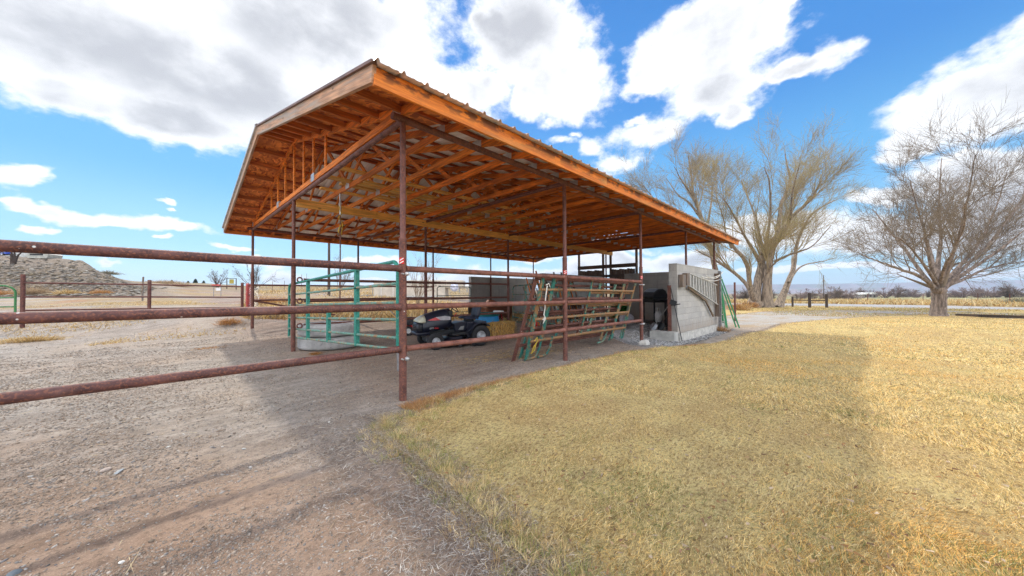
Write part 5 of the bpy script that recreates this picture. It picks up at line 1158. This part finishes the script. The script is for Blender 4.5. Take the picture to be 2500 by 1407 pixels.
V, F, C = strands(len(x), lambda g_, m: np.stack([x, y, np.where(in_lawn(x, y), lawn_z(x, y), ground_z(x, y))-.004], 1), lambda g_, m: g_.uniform(.03, .075, m), lambda g_, m, P: unit(np.c_[dx+g_.normal(0, .2, m), dy+g_.normal(0, .2, m), np.full(m, 1.1)]), .0026, lambda g_, m, P: tc_*(1+g_.normal(0, .15, (m, 1))).clip(.5, 1.4), 98, .4)
o = link('edge_tufts', np_mesh('edge_tufts', V, F, False, C), None, strand); tag(o, kind='stuff')
# the lawn's blades
def lawn_blades():
    Vs = []; Fs = []; Cs = []; off = 0
    for (n, r0, r1, px0, px1, L0, L1, w0, seed) in ((310000, 1.25, 4.5, 800, 3500, .018, .046, .0021, 41), (200000, 4.5, 12, 950, 3000, .028, .055, .0042, 42), (120000, 12, 42, 1250, 2650, .03, .06, .012, 43)):
        g = np.random.default_rng(seed); x, y, r = polar(g, n, px0, px1, r0, r1); jx = .11*fbm(x, y, 2.5, 3)*3+g.normal(0, .07, n); k = in_lawn(x+jx, y+jx*.6); de = np.minimum(np.where(y < 3.4, x-edge_x(y), 9), np.interp(x, EYX, EYY)-y); k &= g.random(n) < .12+.88*sst(de+1.1*fbm(x, y, 4.5, 3), .0, .14); x, y, r = x[k], y[k], r[k]; n = len(x)
        dist = np.where(y > 3.0-.0*x, 0, 1)
        clump = fbm(x, y, 2.2, 3); gre = fbm(x+9, y, 1.5, 4)+.05*sst(-r, -5, -1.5)+.05*sst(edge_x(y)+1.0-x, -.6, .6); och = fbm(x, y+31, .5, 4)
        z = np.where(in_lawn(x, y), lawn_z(x, y)-.004, ground_z(x, y)-.002)
        swirl = fbm(x, y, 1.2, 3)*14; tilt = g.normal(0, .85, (n, 3)); D = np.stack([np.cos(swirl)*.7, np.sin(swirl)*.7, np.full(n, .75)], 1)+tilt*np.array([.8, .8, .25]); D[:, 2] = np.abs(D[:, 2])*.8+.12; D = unit(D)
        L = g.uniform(L0, L1, n)*(1+clump*2.2+1.6*fbm(x, y+7, 6, 3)).clip(.5, 1.9)*1.0
        base = np.array([(.90, .70, .32), (.84, .57, .20), (.95, .80, .46), (.57, .39, .15), (.86, .65, .28)])[g.integers(0, 5, n)]
        isg = (g.random(n) < (sst(gre, .06, .20)*.32+.03)); base[isg] = np.array([(.22, .27, .08), (.30, .32, .11), (.16, .21, .06)])[g.integers(0, 3, isg.sum())]
        iso = (g.random(n) < sst(och, -.02, .14)*.75) & ~isg; base[iso] = base[iso]*np.array([1.0, .80, .56])
        isd = g.random(n) < .22; base[isd] = base[isd]*.34
        base *= (1+g.normal(0, .15, (n, 1))).clip(.5, 1.5)
        def mk(): return None
        V, F, C = strands(n, lambda g_, m: np.stack([x, y, z], 1), lambda g_, m: L, lambda g_, m, P: D, w0*(1+.0), lambda g_, m, P: base, seed+9, .55)
        Vs.append(V); Fs.append(F+off); Cs.append(C); off += len(V)
    # reddish tufts along the border by the rails
    g = np.random.default_rng(77); n = 26000; xx = 1.9+g.random(n)**1.4*9; ey = np.interp(xx, [1.55, 2.2, 2.8, 4, 5.2, 6.5, 7.4, 9.1, 12], [3.35, 3.5, 3.55, 3.45, 3.3, 3.2, 3.1, 2.95, 2.85]); wgt = .16+.10*fbm(xx, ey, 1.3, 3)*3
    yy = ey+g.normal(0, .55, n)*wgt+.02; z = np.where(yy < ey, lawn_z(xx, yy)-.01, ground_z(xx, yy)+.01)
    D = unit(np.c_[g.normal(0, .5, (n, 2)), g.uniform(.4, 1, n)]); base = np.array([(.50, .26, .10), (.42, .19, .07), (.58, .36, .16), (.36, .22, .12)])[g.integers(0, 4, n)]*(1+g.normal(0, .15, (n, 1))).clip(.5, 1.5)
    V, F, C = strands(n, lambda g_, m: np.stack([xx, yy, z], 1), lambda g_, m: g_.uniform(.03, .075, m), lambda g_, m, P: D, lambda g_, m: .0028+.0006*xx, lambda g_, m, P: base, 78, .3); Vs.append(V); Fs.append(F+off); Cs.append(C); off += len(V)
    o = link('lawn_grass', np_mesh('lawn_grass', np.concatenate(Vs), np.concatenate(Fs), False, np.concatenate(Cs)), None, strand); tag(o, kind='stuff')
lawn_blades()
def grass_mass(name, n, px0, px1, r0, r1, L, w, cols, seed, cond=None, dz=.0, pw=2.0, up_=.8):
    def pos(g, n):
        x, y, r = polar(g, n*3, px0, px1, r0, r1, pw); k = np.ones(len(x), bool) if cond is None else cond(x, y, g); x, y = x[k][:n], y[k][:n]
        x = np.resize(x, n); y = np.resize(y, n); return np.stack([x, y, ground_z(x, y)+dz], 1)
    V, F, C = strands(n, pos, lambda g, n: g.uniform(*L, n), lambda g, n, P: unit(np.c_[g.normal(0, .4, (n, 2)), g.uniform(.5, 1, n)*up_]), w, cpick(cols), seed, .35)
    o = link(name, np_mesh(name, V, F, False, C), None, strand); return tag(o, kind='stuff')
GOLD = [(.60, .44, .20), (.50, .33, .12), (.66, .52, .30), (.40, .24, .09)]
grass_mass('dry_yard_grass', 16000, -150, 1240, 13.5, 34, (.04, .13), .012, GOLD, 51, lambda x, y, g: (fbm(x, y, .25, 4) > .0+.2*g.random(len(x))))
grass_mass('far_dry_grass', 26000, 600, 1500, 16, 95, (.15, .5), .06, GOLD+[(.34, .26, .16)], 52, lambda x, y, g: fbm(x, y, .08, 3) > -.1+.15*g.random(len(x)))
grass_mass('roadside_grass', 26000, 1780, 2700, 58, 92, (.25, .75), .10, GOLD+[(.62, .52, .28)], 53, lambda x, y, g: (x > 50) & (np.hypot(x-20, y) > 42+3*fbm(x, y, .2, 2)), pw=1.2)
grass_mass('verge_tufts', 14000, 1780, 2700, 30, 52, (.04, .12), .03, GOLD+[(.30, .30, .08), (.45, .38, .12)], 54, lambda x, y, g: (fbm(x, y, .3, 3) > -.05) & ~in_lawn(x, y) & (x > 26), .03, 1.5)
# ------------------------------------------------------------------ clumps and bushes, one by one
def clump(name, label, cat, P, R_, H, n, cols, seed, w=.008, up_=.7, group=None, curl=.35, flat=1.0):
    t = Vector(P); V, F, C = strands(n, lambda g, n: np.c_[g.normal(0, R_*.33, n)*1.0, g.normal(0, R_*.33*flat, n), g.uniform(-.02, H*.30, n)], lambda g, n: g.uniform(.25, 1, n)*H*.8,
        lambda g, n, P: unit(np.c_[P[:, :2]*1.6/max(R_, .01)+g.normal(0, .45, (n, 2)), g.uniform(.3, 1.2, n)*up_]), w, cpick(cols), seed, curl, 3)
    o = link(name, np_mesh(name, V, F, False, C), None, strand); o.location = t; return tag(o, label, cat, group)
def at(px, D, dz=0):
    p = place(px, D); p.z = float(ground_z(np.array(p.x), np.array(p.y)))+dz; return p
TAN = [(.42, .30, .18), (.30, .19, .11), (.52, .40, .25)]; ORN = [(.50, .25, .08), (.40, .18, .06), (.60, .36, .14), (.30, .15, .07)]
q = placeg(75, 838); clump('dry_grass_clump', 'low spreading clump of yellow dry grass on the dirt at the left edge', 'grass clump', q, .75, .22, 1700, GOLD, 61, .008, .8, flat=.35)
q = placeg(560, 812); clump('dry_grass_clump', 'orange dry grass clump left of the rear gable post', 'grass clump', q, .40, .34, 900, ORN, 62, .007, 1.2)
q = placeg(655, 806); clump('tumbleweed', 'big round orange tumbleweed against the rails right of the rear gable post', 'bush', (q.x+.6, q.y+.6, .05), .62, .50, 3200, ORN, 63, .007, .6, curl=.6)
q = placeg(624, 800); clump('dry_weed', 'upright orange weed hugging the rear gable post', 'weed', q, .12, .50, 380, ORN, 64, .008, 2.0)
q = placeg(510, 851); clump('twig_debris', 'flat scatter of dry orange twigs on the dirt left of the tyres', 'twigs', q, .45, .07, 420, ORN, 65, .006, .2, flat=.4)
q = placeg(770, 866); clump('dry_grass_clump', 'small rusty grass tuft at the foot of the stacked tyres', 'grass clump', q, .14, .08, 620, ORN, 66, .005)
q = placeg(640, 786); clump('tumbleweed', 'pale grey tumbleweed tangle behind the rear gable post', 'bush', (2.0, 15.0, .1), .7, .5, 1600, [(.42, .38, .33), (.34, .28, .22)], 67, .008, .6, curl=.6)
for px, D, R_, H, cols, lab in ((80, 29, .85, 1.3, TAN, 'large round tan bush just right of the dark fence post at far left'), (165, 29, .8, .65, GOLD, 'yellow grass bush at the foot of the rocky bank'), (248, 29.5, .7, .7, ORN, 'round orange brown bush at the right foot of the rocky bank'),
        (198, 29.5, .5, .35, GOLD, 'low yellow tuft right of the yellow grass bush'), (262, 44, 1.1, .7, [(.22, .20, .13), (.30, .27, .2)], 'grey green bush on the shoulder of the bank'), (400, 62, 3.2, 1.1, TAN, 'wide tan bush on the skyline left of the conifers'), (440, 55, 2.0, .9, TAN, 'tan bush on the skyline above the road bend'),
        (690, 24, 1.0, .8, ORN, 'orange weed patch between the red panel and the middle gable post'), (10, 29, .9, .7, ORN, 'orange bush behind the bright green gate'), (640, 22, .9, 1.0, ORN, 'tall rusty weeds behind the rails right of the red panel'), (980, 18.5, 1.3, .5, GOLD+ORN, 'dry orange grass bank behind the mower'), (880, 20, 1.3, .55, GOLD+ORN, 'dry grass bank behind the teal gate')):
    clump('dry_bush', lab, 'bush', at(px, D), R_, H, 1500, cols, int(px), .012*D/25, .8, None, .5)
q = placeg(1712, 808, -.33); clump('dry_weed', 'brown weed at the foot of the block wall footing', 'weed', (q.x-.0, 3.55, -.33), .28, .38, 500, ORN+TAN, 71, .008, 1.3)
clump('dry_weed', 'dry bush left of the lone steel post beyond the wall', 'bush', at(1806, 30), .9, 1.1, 900, ORN+GOLD, 72, .02, .9)
clump('sage_bush', 'rounded grey green bush at the right edge beyond the lawn', 'bush', at(2486, 38), .9, 1.3, 1500, [(.26, .27, .18), (.34, .32, .22), (.22, .2, .14)], 73, .02, .8)
clump('dry_weed', 'brown leafy clump at the left foot of the big willow trunks', 'weed', at(1826, 35), .7, .9, 900, ORN+[(.18, .13, .09)], 74, .04, .8)
# ------------------------------------------------------------------ trees
def tube_batch(L, S):
    """L list of (K,3) polylines + radii; returns V,F for equal K"""
    P = np.stack([p for p, r in L]); Rr = np.stack([r for p, r in L]); n, K, _ = P.shape
    T = np.gradient(P, axis=1); T /= np.linalg.norm(T, axis=2, keepdims=True)+1e-9; D0 = P[:, -1]-P[:, 0]; D0 /= np.linalg.norm(D0, axis=1)[:, None]+1e-9; ref = np.cross(D0, np.where(np.abs(D0[:, 2:3]) < .8, np.array([0, 0, 1.]), np.array([1., .3, 0])))[:, None, :]
    A = np.cross(T, ref); A /= np.linalg.norm(A, axis=2, keepdims=True)+1e-9; B = np.cross(T, A); an = 2*np.pi*np.arange(S)/S
    V = P[:, :, None]+(A[:, :, None]*np.cos(an)[None, None, :, None]+B[:, :, None]*np.sin(an)[None, None, :, None])*Rr[:, :, None, None]
    i = (np.arange(n)*K*S)[:, None, None]+(np.arange(K-1)*S)[None, :, None]+np.arange(S)[None, None, :]; j = (np.arange(n)*K*S)[:, None, None]+(np.arange(K-1)*S)[None, :, None]+((np.arange(S)+1) % S)[None, None, :]
    return V.reshape(-1, 3), np.stack([i, j, j+S, i+S], 3).reshape(-1, 4)
def grow(g, p0, d, L, r, K, wob, trop, taper=.75):
    d = np.array(d, float); d /= np.linalg.norm(d); P = [np.array(p0, float)]
    for k in range(K-1):
        d = d+g.normal(0, wob, 3); d[2] += trop; d /= np.linalg.norm(d); P.append(P[-1]+d*L/(K-1))
    return np.array(P), r*(1-np.linspace(0, 1, K)*taper)
def spline(P, n):
    P = np.array(P, float); Q = [P[0]*2-P[1]]+list(P)+[P[-1]*2-P[-2]]; out = []
    for i in range(1, len(Q)-2):
        m = n if i < len(Q)-3 else n+1
        for k in range(m):
            t = k/n; a, b, c, e = Q[i-1], Q[i], Q[i+1], Q[i+2]; out.append(.5*((2*b)+(c-a)*t+(2*a-5*b+4*c-e)*t*t+(3*b-a-3*c+e)*t**3))
    return np.array(out)
def bare_tree(name, label, px0, D, z0, limbs, seed, mat_, twigc, levels, leaf=None, wmin=.012):
    """limbs: (points [(px,py)..], depth drift, r0, r1)"""
    g = np.random.default_rng(seed); base = place(px0, D); base.z = z0; t = empty(name, base, 0, label, 'tree'); b = np.array(base)
    big = []; tubes = {}
    def add(P, r, S=5): tubes.setdefault((len(P), S), []).append((P-b, r))
    par = []
    for pts, dr, ra, rb_ in limbs:
        n = len(pts); W3 = []
        for k, (px, py) in enumerate(pts):
            a, bb = (px-1250)/830.41, (703.5-py)/830.41; d = (r2*a+u2*bb+fw); f = k/(n-1); DD = D+dr*f**1.2
            hd = d.x*sy_+d.y*cy_; W3.append(np.array(Vector((0, 0, CZ))+d*(DD/hd)))
        P = spline(W3, 6); P += np.cumsum(g.normal(0, .028, P.shape), 0)*np.linspace(0, 1, len(P))[:, None]
        r = ra+(rb_-ra)*np.linspace(0, 1, len(P))**.5; big.append((P, r)); par.append((P, r))
    mb_v = []; mb_f = []; off = 0
    for P, r in big:
        r = r.copy()
        if P[0, 2] < z0+.8: r[:4] *= np.array([1.55, 1.25, 1.1, 1.03])
        V, F = tube_batch([(P-b, r)], 12); V = V+np.random.default_rng(1).normal(0, .012, V.shape)*(r.mean()/.2); mb_v.append(V); mb_f.append(F+off); off += len(V)
    link('trunk', np_mesh('trunk', np.concatenate(mb_v), np.concatenate(mb_f), True), t, mat_)
    cur = par
    for li, (nper, Lr, rr, ang_, wob, trop, K, S, fmin) in enumerate(levels):
        nxt = []
        for P, r in cur:
            L0 = np.linalg.norm(P[-1]-P[0]); m = g.poisson(nper*(1 if li else max(1, L0/4)))
            if m == 0: continue
            for f in np.sort(g.uniform(fmin, 1, m)):
                k = min(int(f*(len(P)-1)), len(P)-2); u = f*(len(P)-1)-k; p = P[k]*(1-u)+P[k+1]*u; tg = P[k+1]-P[k]; tg = tg/(np.linalg.norm(tg)+1e-9)
                sd = g.normal(0, 1, 3); sd -= tg*sd.dot(tg); sd /= np.linalg.norm(sd); a = ang_*g.uniform(.6, 1.4); d = tg*math.cos(a)+sd*math.sin(a)
                Lf = (1.2-.6*f) if li < 2 else 1.0; rad = max(wmin*(.8 if li == len(levels)-1 else 1), (r[k]*(1-u)+r[k+1]*u)*rr*g.uniform(.7, 1.1)); L = Lr*Lf*g.uniform(.55, 1.25)
                Q, q = grow(g, p, d, L, rad, K, wob, trop, .8); add(Q, q, S); nxt.append((Q, q))
        cur = nxt
    vs = []; fs = []; off = 0
    for (K, S), Ls in tubes.items(): V, F = tube_batch(Ls, S); vs.append(V); fs.append(F+off); off += len(V)
    V = np.concatenate(vs); F = np.concatenate(fs); C = np.tile(np.array(twigc), (len(V), 1)); C *= 1+.5*fbm(V[:, 0]*.7+5, V[:, 2]*.7, 1, 3)[:, None]
    cr = link('crown', np_mesh('crown', V, F, True, C), t, twigm)
    if leaf:
        tips = np.array([Q[k] for Q, q in cur for k in (2, -1)]); tips = tips[g.random(len(tips)) < leaf[0]]-b; n = len(tips); tips = np.repeat(tips, 2, 0)+g.normal(0, .06, (2*n, 3))
        V, F, C = strands(len(tips), lambda g_, m: tips, lambda g_, m: g_.uniform(.05, .10, m), lambda g_, m, P: unit(g_.normal(0, 1, (m, 3))), .022, cpick(leaf[1]), seed+5); link('buds', np_mesh('buds', V, F, False, C), cr, strand)
    return t
TW = [(3.4, 2.6, .50, .50, .10, .05, 7, 5, .18), (4.0, 2.1, .55, .55, .12, .05, 6, 4, .12), (5.2, 1.4, .55, .55, .12, .05, 5, 3, .1), (6.5, .8, .55, .55, .12, .03, 4, 3, .1)]
bare_tree('bare_maple', 'big bare tree with a thick single trunk and a wide fan crown at the right', 2292, 22, -.42,
  [([(2292, 780), (2290, 745), (2289, 712), (2290, 696)], 0, .38, .32), ([(2286, 712), (2266, 687), (2234, 667), (2195, 651), (2152, 635), (2105, 621)], -3, .19, .02), ([(2284, 708), (2255, 676), (2217, 629), (2182, 583), (2148, 537), (2122, 512)], 3, .20, .018),
   ([(2288, 705), (2273, 658), (2255, 595), (2231, 517), (2204, 446)], -2, .18, .014), ([(2290, 705), (2290, 649), (2298, 571), (2292, 476), (2300, 384)], 2, .24, .014), ([(2294, 705), (2317, 649), (2341, 571), (2360, 476), (2371, 384)], -3, .20, .014),
   ([(2298, 706), (2333, 661), (2384, 600), (2427, 508), (2453, 409)], 3, .22, .018), ([(2300, 706), (2346, 673), (2410, 632), (2479, 583), (2556, 517)], -2, .20, .018), ([(2302, 700), (2352, 684), (2410, 659), (2475, 649), (2548, 635)], 1, .16, .014),
   ([(2290, 700), (2266, 661), (2234, 617), (2195, 583), (2144, 571)], -5, .14, .014), ([(2292, 700), (2307, 649), (2324, 608), (2341, 549), (2333, 492)], -6, .14, .014), ([(2292, 700), (2281, 649), (2266, 591), (2255, 549), (2264, 483)], 6, .14, .014), ([(2298, 702), (2324, 649), (2384, 632), (2436, 583), (2496, 451)], 6, .15, .014),
   ([(2300, 702), (2350, 658), (2419, 583), (2496, 476), (2522, 368)], -1, .15, .014)],
  7, barkB, (.21, .165, .12), TW, None, .0085)
TWW = [(3.0, 3.6, .5, .42, .09, .07, 7, 5, .22), (4.0, 2.4, .55, .45, .10, .07, 6, 4, .12), (5.4, 1.7, .55, .45, .10, .05, 5, 3, .1), (4.2, 1.2, .6, .5, .12, .0, 4, 3, .1)]
bare_tree('willow_tree', 'huge many trunked willow with faint yellow green buds right of the block wall', 1870, 36, -.5,
  [([(1837, 757), (1852, 681), (1868, 605), (1893, 575), (1904, 502), (1925, 446), (1911, 377)], 2, .62, .05), ([(1871, 757), (1876, 662), (1893, 592), (1933, 532), (1982, 489), (2015, 440)], -3, .60, .05), ([(1898, 754), (1920, 700), (1937, 655), (1946, 601), (1958, 568), (1986, 528), (2039, 495)], 4, .45, .05),
   ([(1850, 745), (1833, 712), (1822, 647), (1787, 605), (1777, 588)], -3, .40, .10), ([(1845, 735), (1822, 695), (1791, 666), (1749, 639), (1710, 620), (1697, 612)], 3, .32, .05), ([(1864, 620), (1856, 588), (1843, 535), (1824, 485), (1807, 442)], 4, .30, .04),
   ([(1856, 640), (1835, 605), (1811, 562), (1786, 515), (1760, 478)], -4, .26, .04), ([(1880, 620), (1903, 579), (1931, 502), (1959, 442), (1977, 381)], 5, .28, .04), ([(1890, 640), (1920, 625), (1955, 612), (1986, 596), (2033, 545)], -4, .18, .03), ([(1925, 690), (1955, 650), (2000, 635), (2040, 622)], 3, .14, .03),
   ([(1868, 614), (1881, 528), (1880, 459), (1868, 407)], -3, .22, .04), ([(1893, 588), (1926, 545), (1935, 476), (1954, 399)], -6, .20, .03), ([(1787, 605), (1773, 579), (1763, 528), (1745, 476)], -2, .16, .03), ([(1860, 690), (1880, 655), (1895, 640), (1898, 614)], -4, .14, .04)],
  8, barkA, (.36, .28, .15), TWW, (.4, [(.42, .42, .10), (.50, .46, .15), (.36, .36, .10)]), .012)
bare_tree('bare_willow', 'tall bare tree rising behind the block wall and the shed roof', 1755, 40, -.5,
  [([(1757, 745), (1748, 670), (1735, 606), (1711, 529), (1692, 480), (1690, 430), (1685, 379)], 0, .50, .05), ([(1713, 535), (1682, 497), (1654, 476), (1627, 438)], 2, .20, .03), ([(1735, 606), (1701, 572), (1654, 539), (1606, 497), (1573, 455)], -3, .22, .03), ([(1722, 572), (1735, 505), (1741, 455), (1749, 413)], 3, .20, .03),
   ([(1692, 480), (1663, 438), (1644, 404)], -3, .14, .03), ([(1701, 522), (1716, 463), (1713, 413)], 4, .14, .03)],
  9, barkA, (.33, .26, .16), TWW, (.2, [(.30, .28, .08)]), .012)
# smaller bare trees: one builder for the young ones, copied for the far ones
def shrub_tree(name, label, p, H, Wd, seed, twigc, dens=1.0, wm=.02, group=None):
    g = np.random.default_rng(seed); t = empty(name, p, 0, label, 'tree', group); tub = []; cur = []
    for k in range(int(6*dens)+3):
        a = g.uniform(0, 6.28); s = g.uniform(.1, 1)*Wd/H; P, r = grow(g, (g.normal(0, Wd*.03), g.normal(0, Wd*.03), -.1), (math.cos(a)*s, math.sin(a)*s, 1), H*g.uniform(.6, .98), wm*3.2, 6, .10, .05, .7); cur.append((P, r))
    V, F = tube_batch(cur, 5); link('trunk', np_mesh('trunk', V, F, True, np.tile(np.array(twigc)*.8, (len(V), 1))), t, twigm)
    vs = []; fs = []; off = 0
    for nper, L, S in ((6*dens, H*.34, 4), (5*dens, H*.2, 3), (4*dens, H*.11, 3)):
        nx = []
        for P, r in cur:
            for f in g.uniform(.18, 1, g.poisson(nper)):
                k = min(int(f*(len(P)-1)), len(P)-2); tg = P[k+1]-P[k]; tg /= np.linalg.norm(tg)+1e-9; d = tg+g.normal(0, .5, 3); d[2] += .1; nx.append(grow(g, P[k]+(P[k+1]-P[k])*.5, d, L*g.uniform(.5, 1.2), max(wm*.6, r[k]*.5), 4, .12, .03))
        V, F = tube_batch(nx, 3); vs.append(V); fs.append(F+off); off += len(V); cur = nx
    V = np.concatenate(vs); C = np.tile(np.array(twigc), (len(V), 1)); link('crown', np_mesh('crown', V, np.concatenate(fs), True, C), t, twigm); return t
shrub_tree('young_tree', 'slender young bare tree in front of the beige trailer', at(1018, 26), 4.3, 1.5, 3, (.30, .22, .15), .8, .010)
shrub_tree('bare_tree', 'rounded bare tree on the skyline left of the notice board', at(530, 66, .1), 3.2, 3.2, 4, (.16, .13, .12), .9, .022)
shrub_tree('bare_tree', 'spreading bare tree on the skyline behind the rear gable post', at(622, 58, .1), 4.6, 3.6, 5, (.15, .13, .12), .9, .022)
shrub_tree('bare_tree', 'faint bare tree behind the teal gate left of the beige trailer', at(830, 70), 6, 4.5, 6, (.25, .2, .17), .8, .022)
shrub_tree('dead_tree', 'dead dark tree stump with broken limbs on the bank at the left', place(33, 40, .1), 2.2, 1.2, 8, (.07, .05, .04), .18, .06)
proto = [shrub_tree('far_bush', 'x', Vector((0, 0, 0)), 4.5, 5.5, s, c, 1.15, .04) for s, c in ((21, (.22, .17, .17)), (22, (.20, .16, .14)), (23, (.26, .20, .18)))]
rs = random.Random(9); used = set(); N = 0
spots = [(1820, 80, .9), (1850, 92, .8), (1880, 84, .8), (1945, 86, .75), (1985, 80, .8), (2012, 88, .9), (2040, 82, .95), (2066, 90, .95), (2085, 80, .85), (2130, 118, 1.2), (2160, 110, 1.35), (2185, 116, 1.3), (2210, 122, 1.1), (2238, 112, 1.1), (2262, 118, .9),
         (2330, 112, 1.1), (2352, 106, 1.35), (2385, 112, 1.2), (2405, 104, 1.2), (2432, 108, 1.45), (2460, 102, 1.45), (2482, 110, 1.1), (2512, 104, 1.3), (1795, 82, .9), (1835, 100, 1.1), (1965, 104, 1.2), (2025, 108, 1.3), (2100, 130, 1.2)]
spots.sort()
for k, (px, D, s) in enumerate(spots):
    i = k % 3; o = proto[i] if i not in used else copy_tree(proto[i]); used.add(i); p = place(px, D, -.2); o.location = p; o.rotation_euler = (0, 0, rs.uniform(0, 6)); s *= rs.uniform(.8, .98)*.9; o.scale = (s*1.15, s*1.15, s*.75)
    o['label'] = 'bare grey bush in the row on the horizon beyond the fields'; o['group'] = 'bare bushes along the horizon'; o['category'] = 'bush'
# conifers on the left skyline
def conifer(label, px, D, H, seed):
    g = np.random.default_rng(seed); t = empty('conifer', at(px, D), 0, label, 'tree'); MB().tube([(0, 0, -.1), (0, 0, H*.8)], [.10, .03], 6).build('trunk', wBrown, t)
    def pos(g_, n): z = g_.random(n)**.8; a = g_.uniform(0, 6.28, n); r = (1-z)**.7*.42*H*np.sqrt(g_.random(n)); return np.stack([r*np.cos(a), r*np.sin(a), (z*.88+.12)*H], 1)
    V, F, C = strands(1500, pos, lambda g_, n: g_.uniform(.12, .3, n), lambda g_, n, P: unit(np.c_[P[:, :2]+g_.normal(0, .3, (n, 2)), g_.normal(.1, .4, n)]), .10, cpick([(.025, .05, .02), (.04, .07, .03), (.02, .035, .018)]), seed); link('crown', np_mesh('crown', V, F, False, C), t, strand)
conifer('dark conifer on the skyline, the larger of the pair above the road', 477, 120, 1.7, 1); conifer('smaller dark conifer right of the larger one on the skyline', 497, 124, 1.2, 2); conifer('low dark juniper left of the pair on the skyline', 419, 110, 1.0, 3); conifer('tiny dark juniper between the tan bushes on the skyline', 459, 118, .9, 4)
# overhead wires at the right
for i, (a, b, lab) in enumerate((((1985, 405), (2560, 318), 'upper thin overhead wire crossing the sky at the right'), ((2000, 480), (2560, 405), 'lower thin overhead wire crossing the sky at the right'))):
    pts = []
    for (px, py), D in ((a, 46), (b, 38)):
        v = r2*((px-1250)/830.41)+u2*((703.5-py)/830.41)+fw; hd = v.x*sy_+v.y*cy_; pts.append(Vector((0, 0, CZ))+v*(D/hd))
    A, B = pts; mb = MB(); mb.tube([A.lerp(B, f)-A-Vector((0, 0, .8*4*f*(1-f)*.3)) for f in np.linspace(-.6, 1.6, 24)], .010, 4); o = mb.build('overhead_wire', steel); o.location = A; tag(o, lab, 'wire')
# ------------------------------------------------------------------ air between here and the mesa
hz = bpy.data.materials.new('haze_air'); hz.use_nodes = True; T = NT(hz.node_tree); T.n.clear()
ov = T.n.new('ShaderNodeOutputMaterial'); pv = T.n.new('ShaderNodeVolumePrincipled'); pv.inputs['Color'].default_value = (.62, .76, .95, 1); pv.inputs['Density'].default_value = .00022; pv.inputs['Anisotropy'].default_value = .2
T.l.new(pv.outputs[0], ov.inputs['Volume'])
me = MB().box((0, 0, 30), (10400, 10400, 240)); o = me.build('haze', hz); tag(o, kind='stuff')
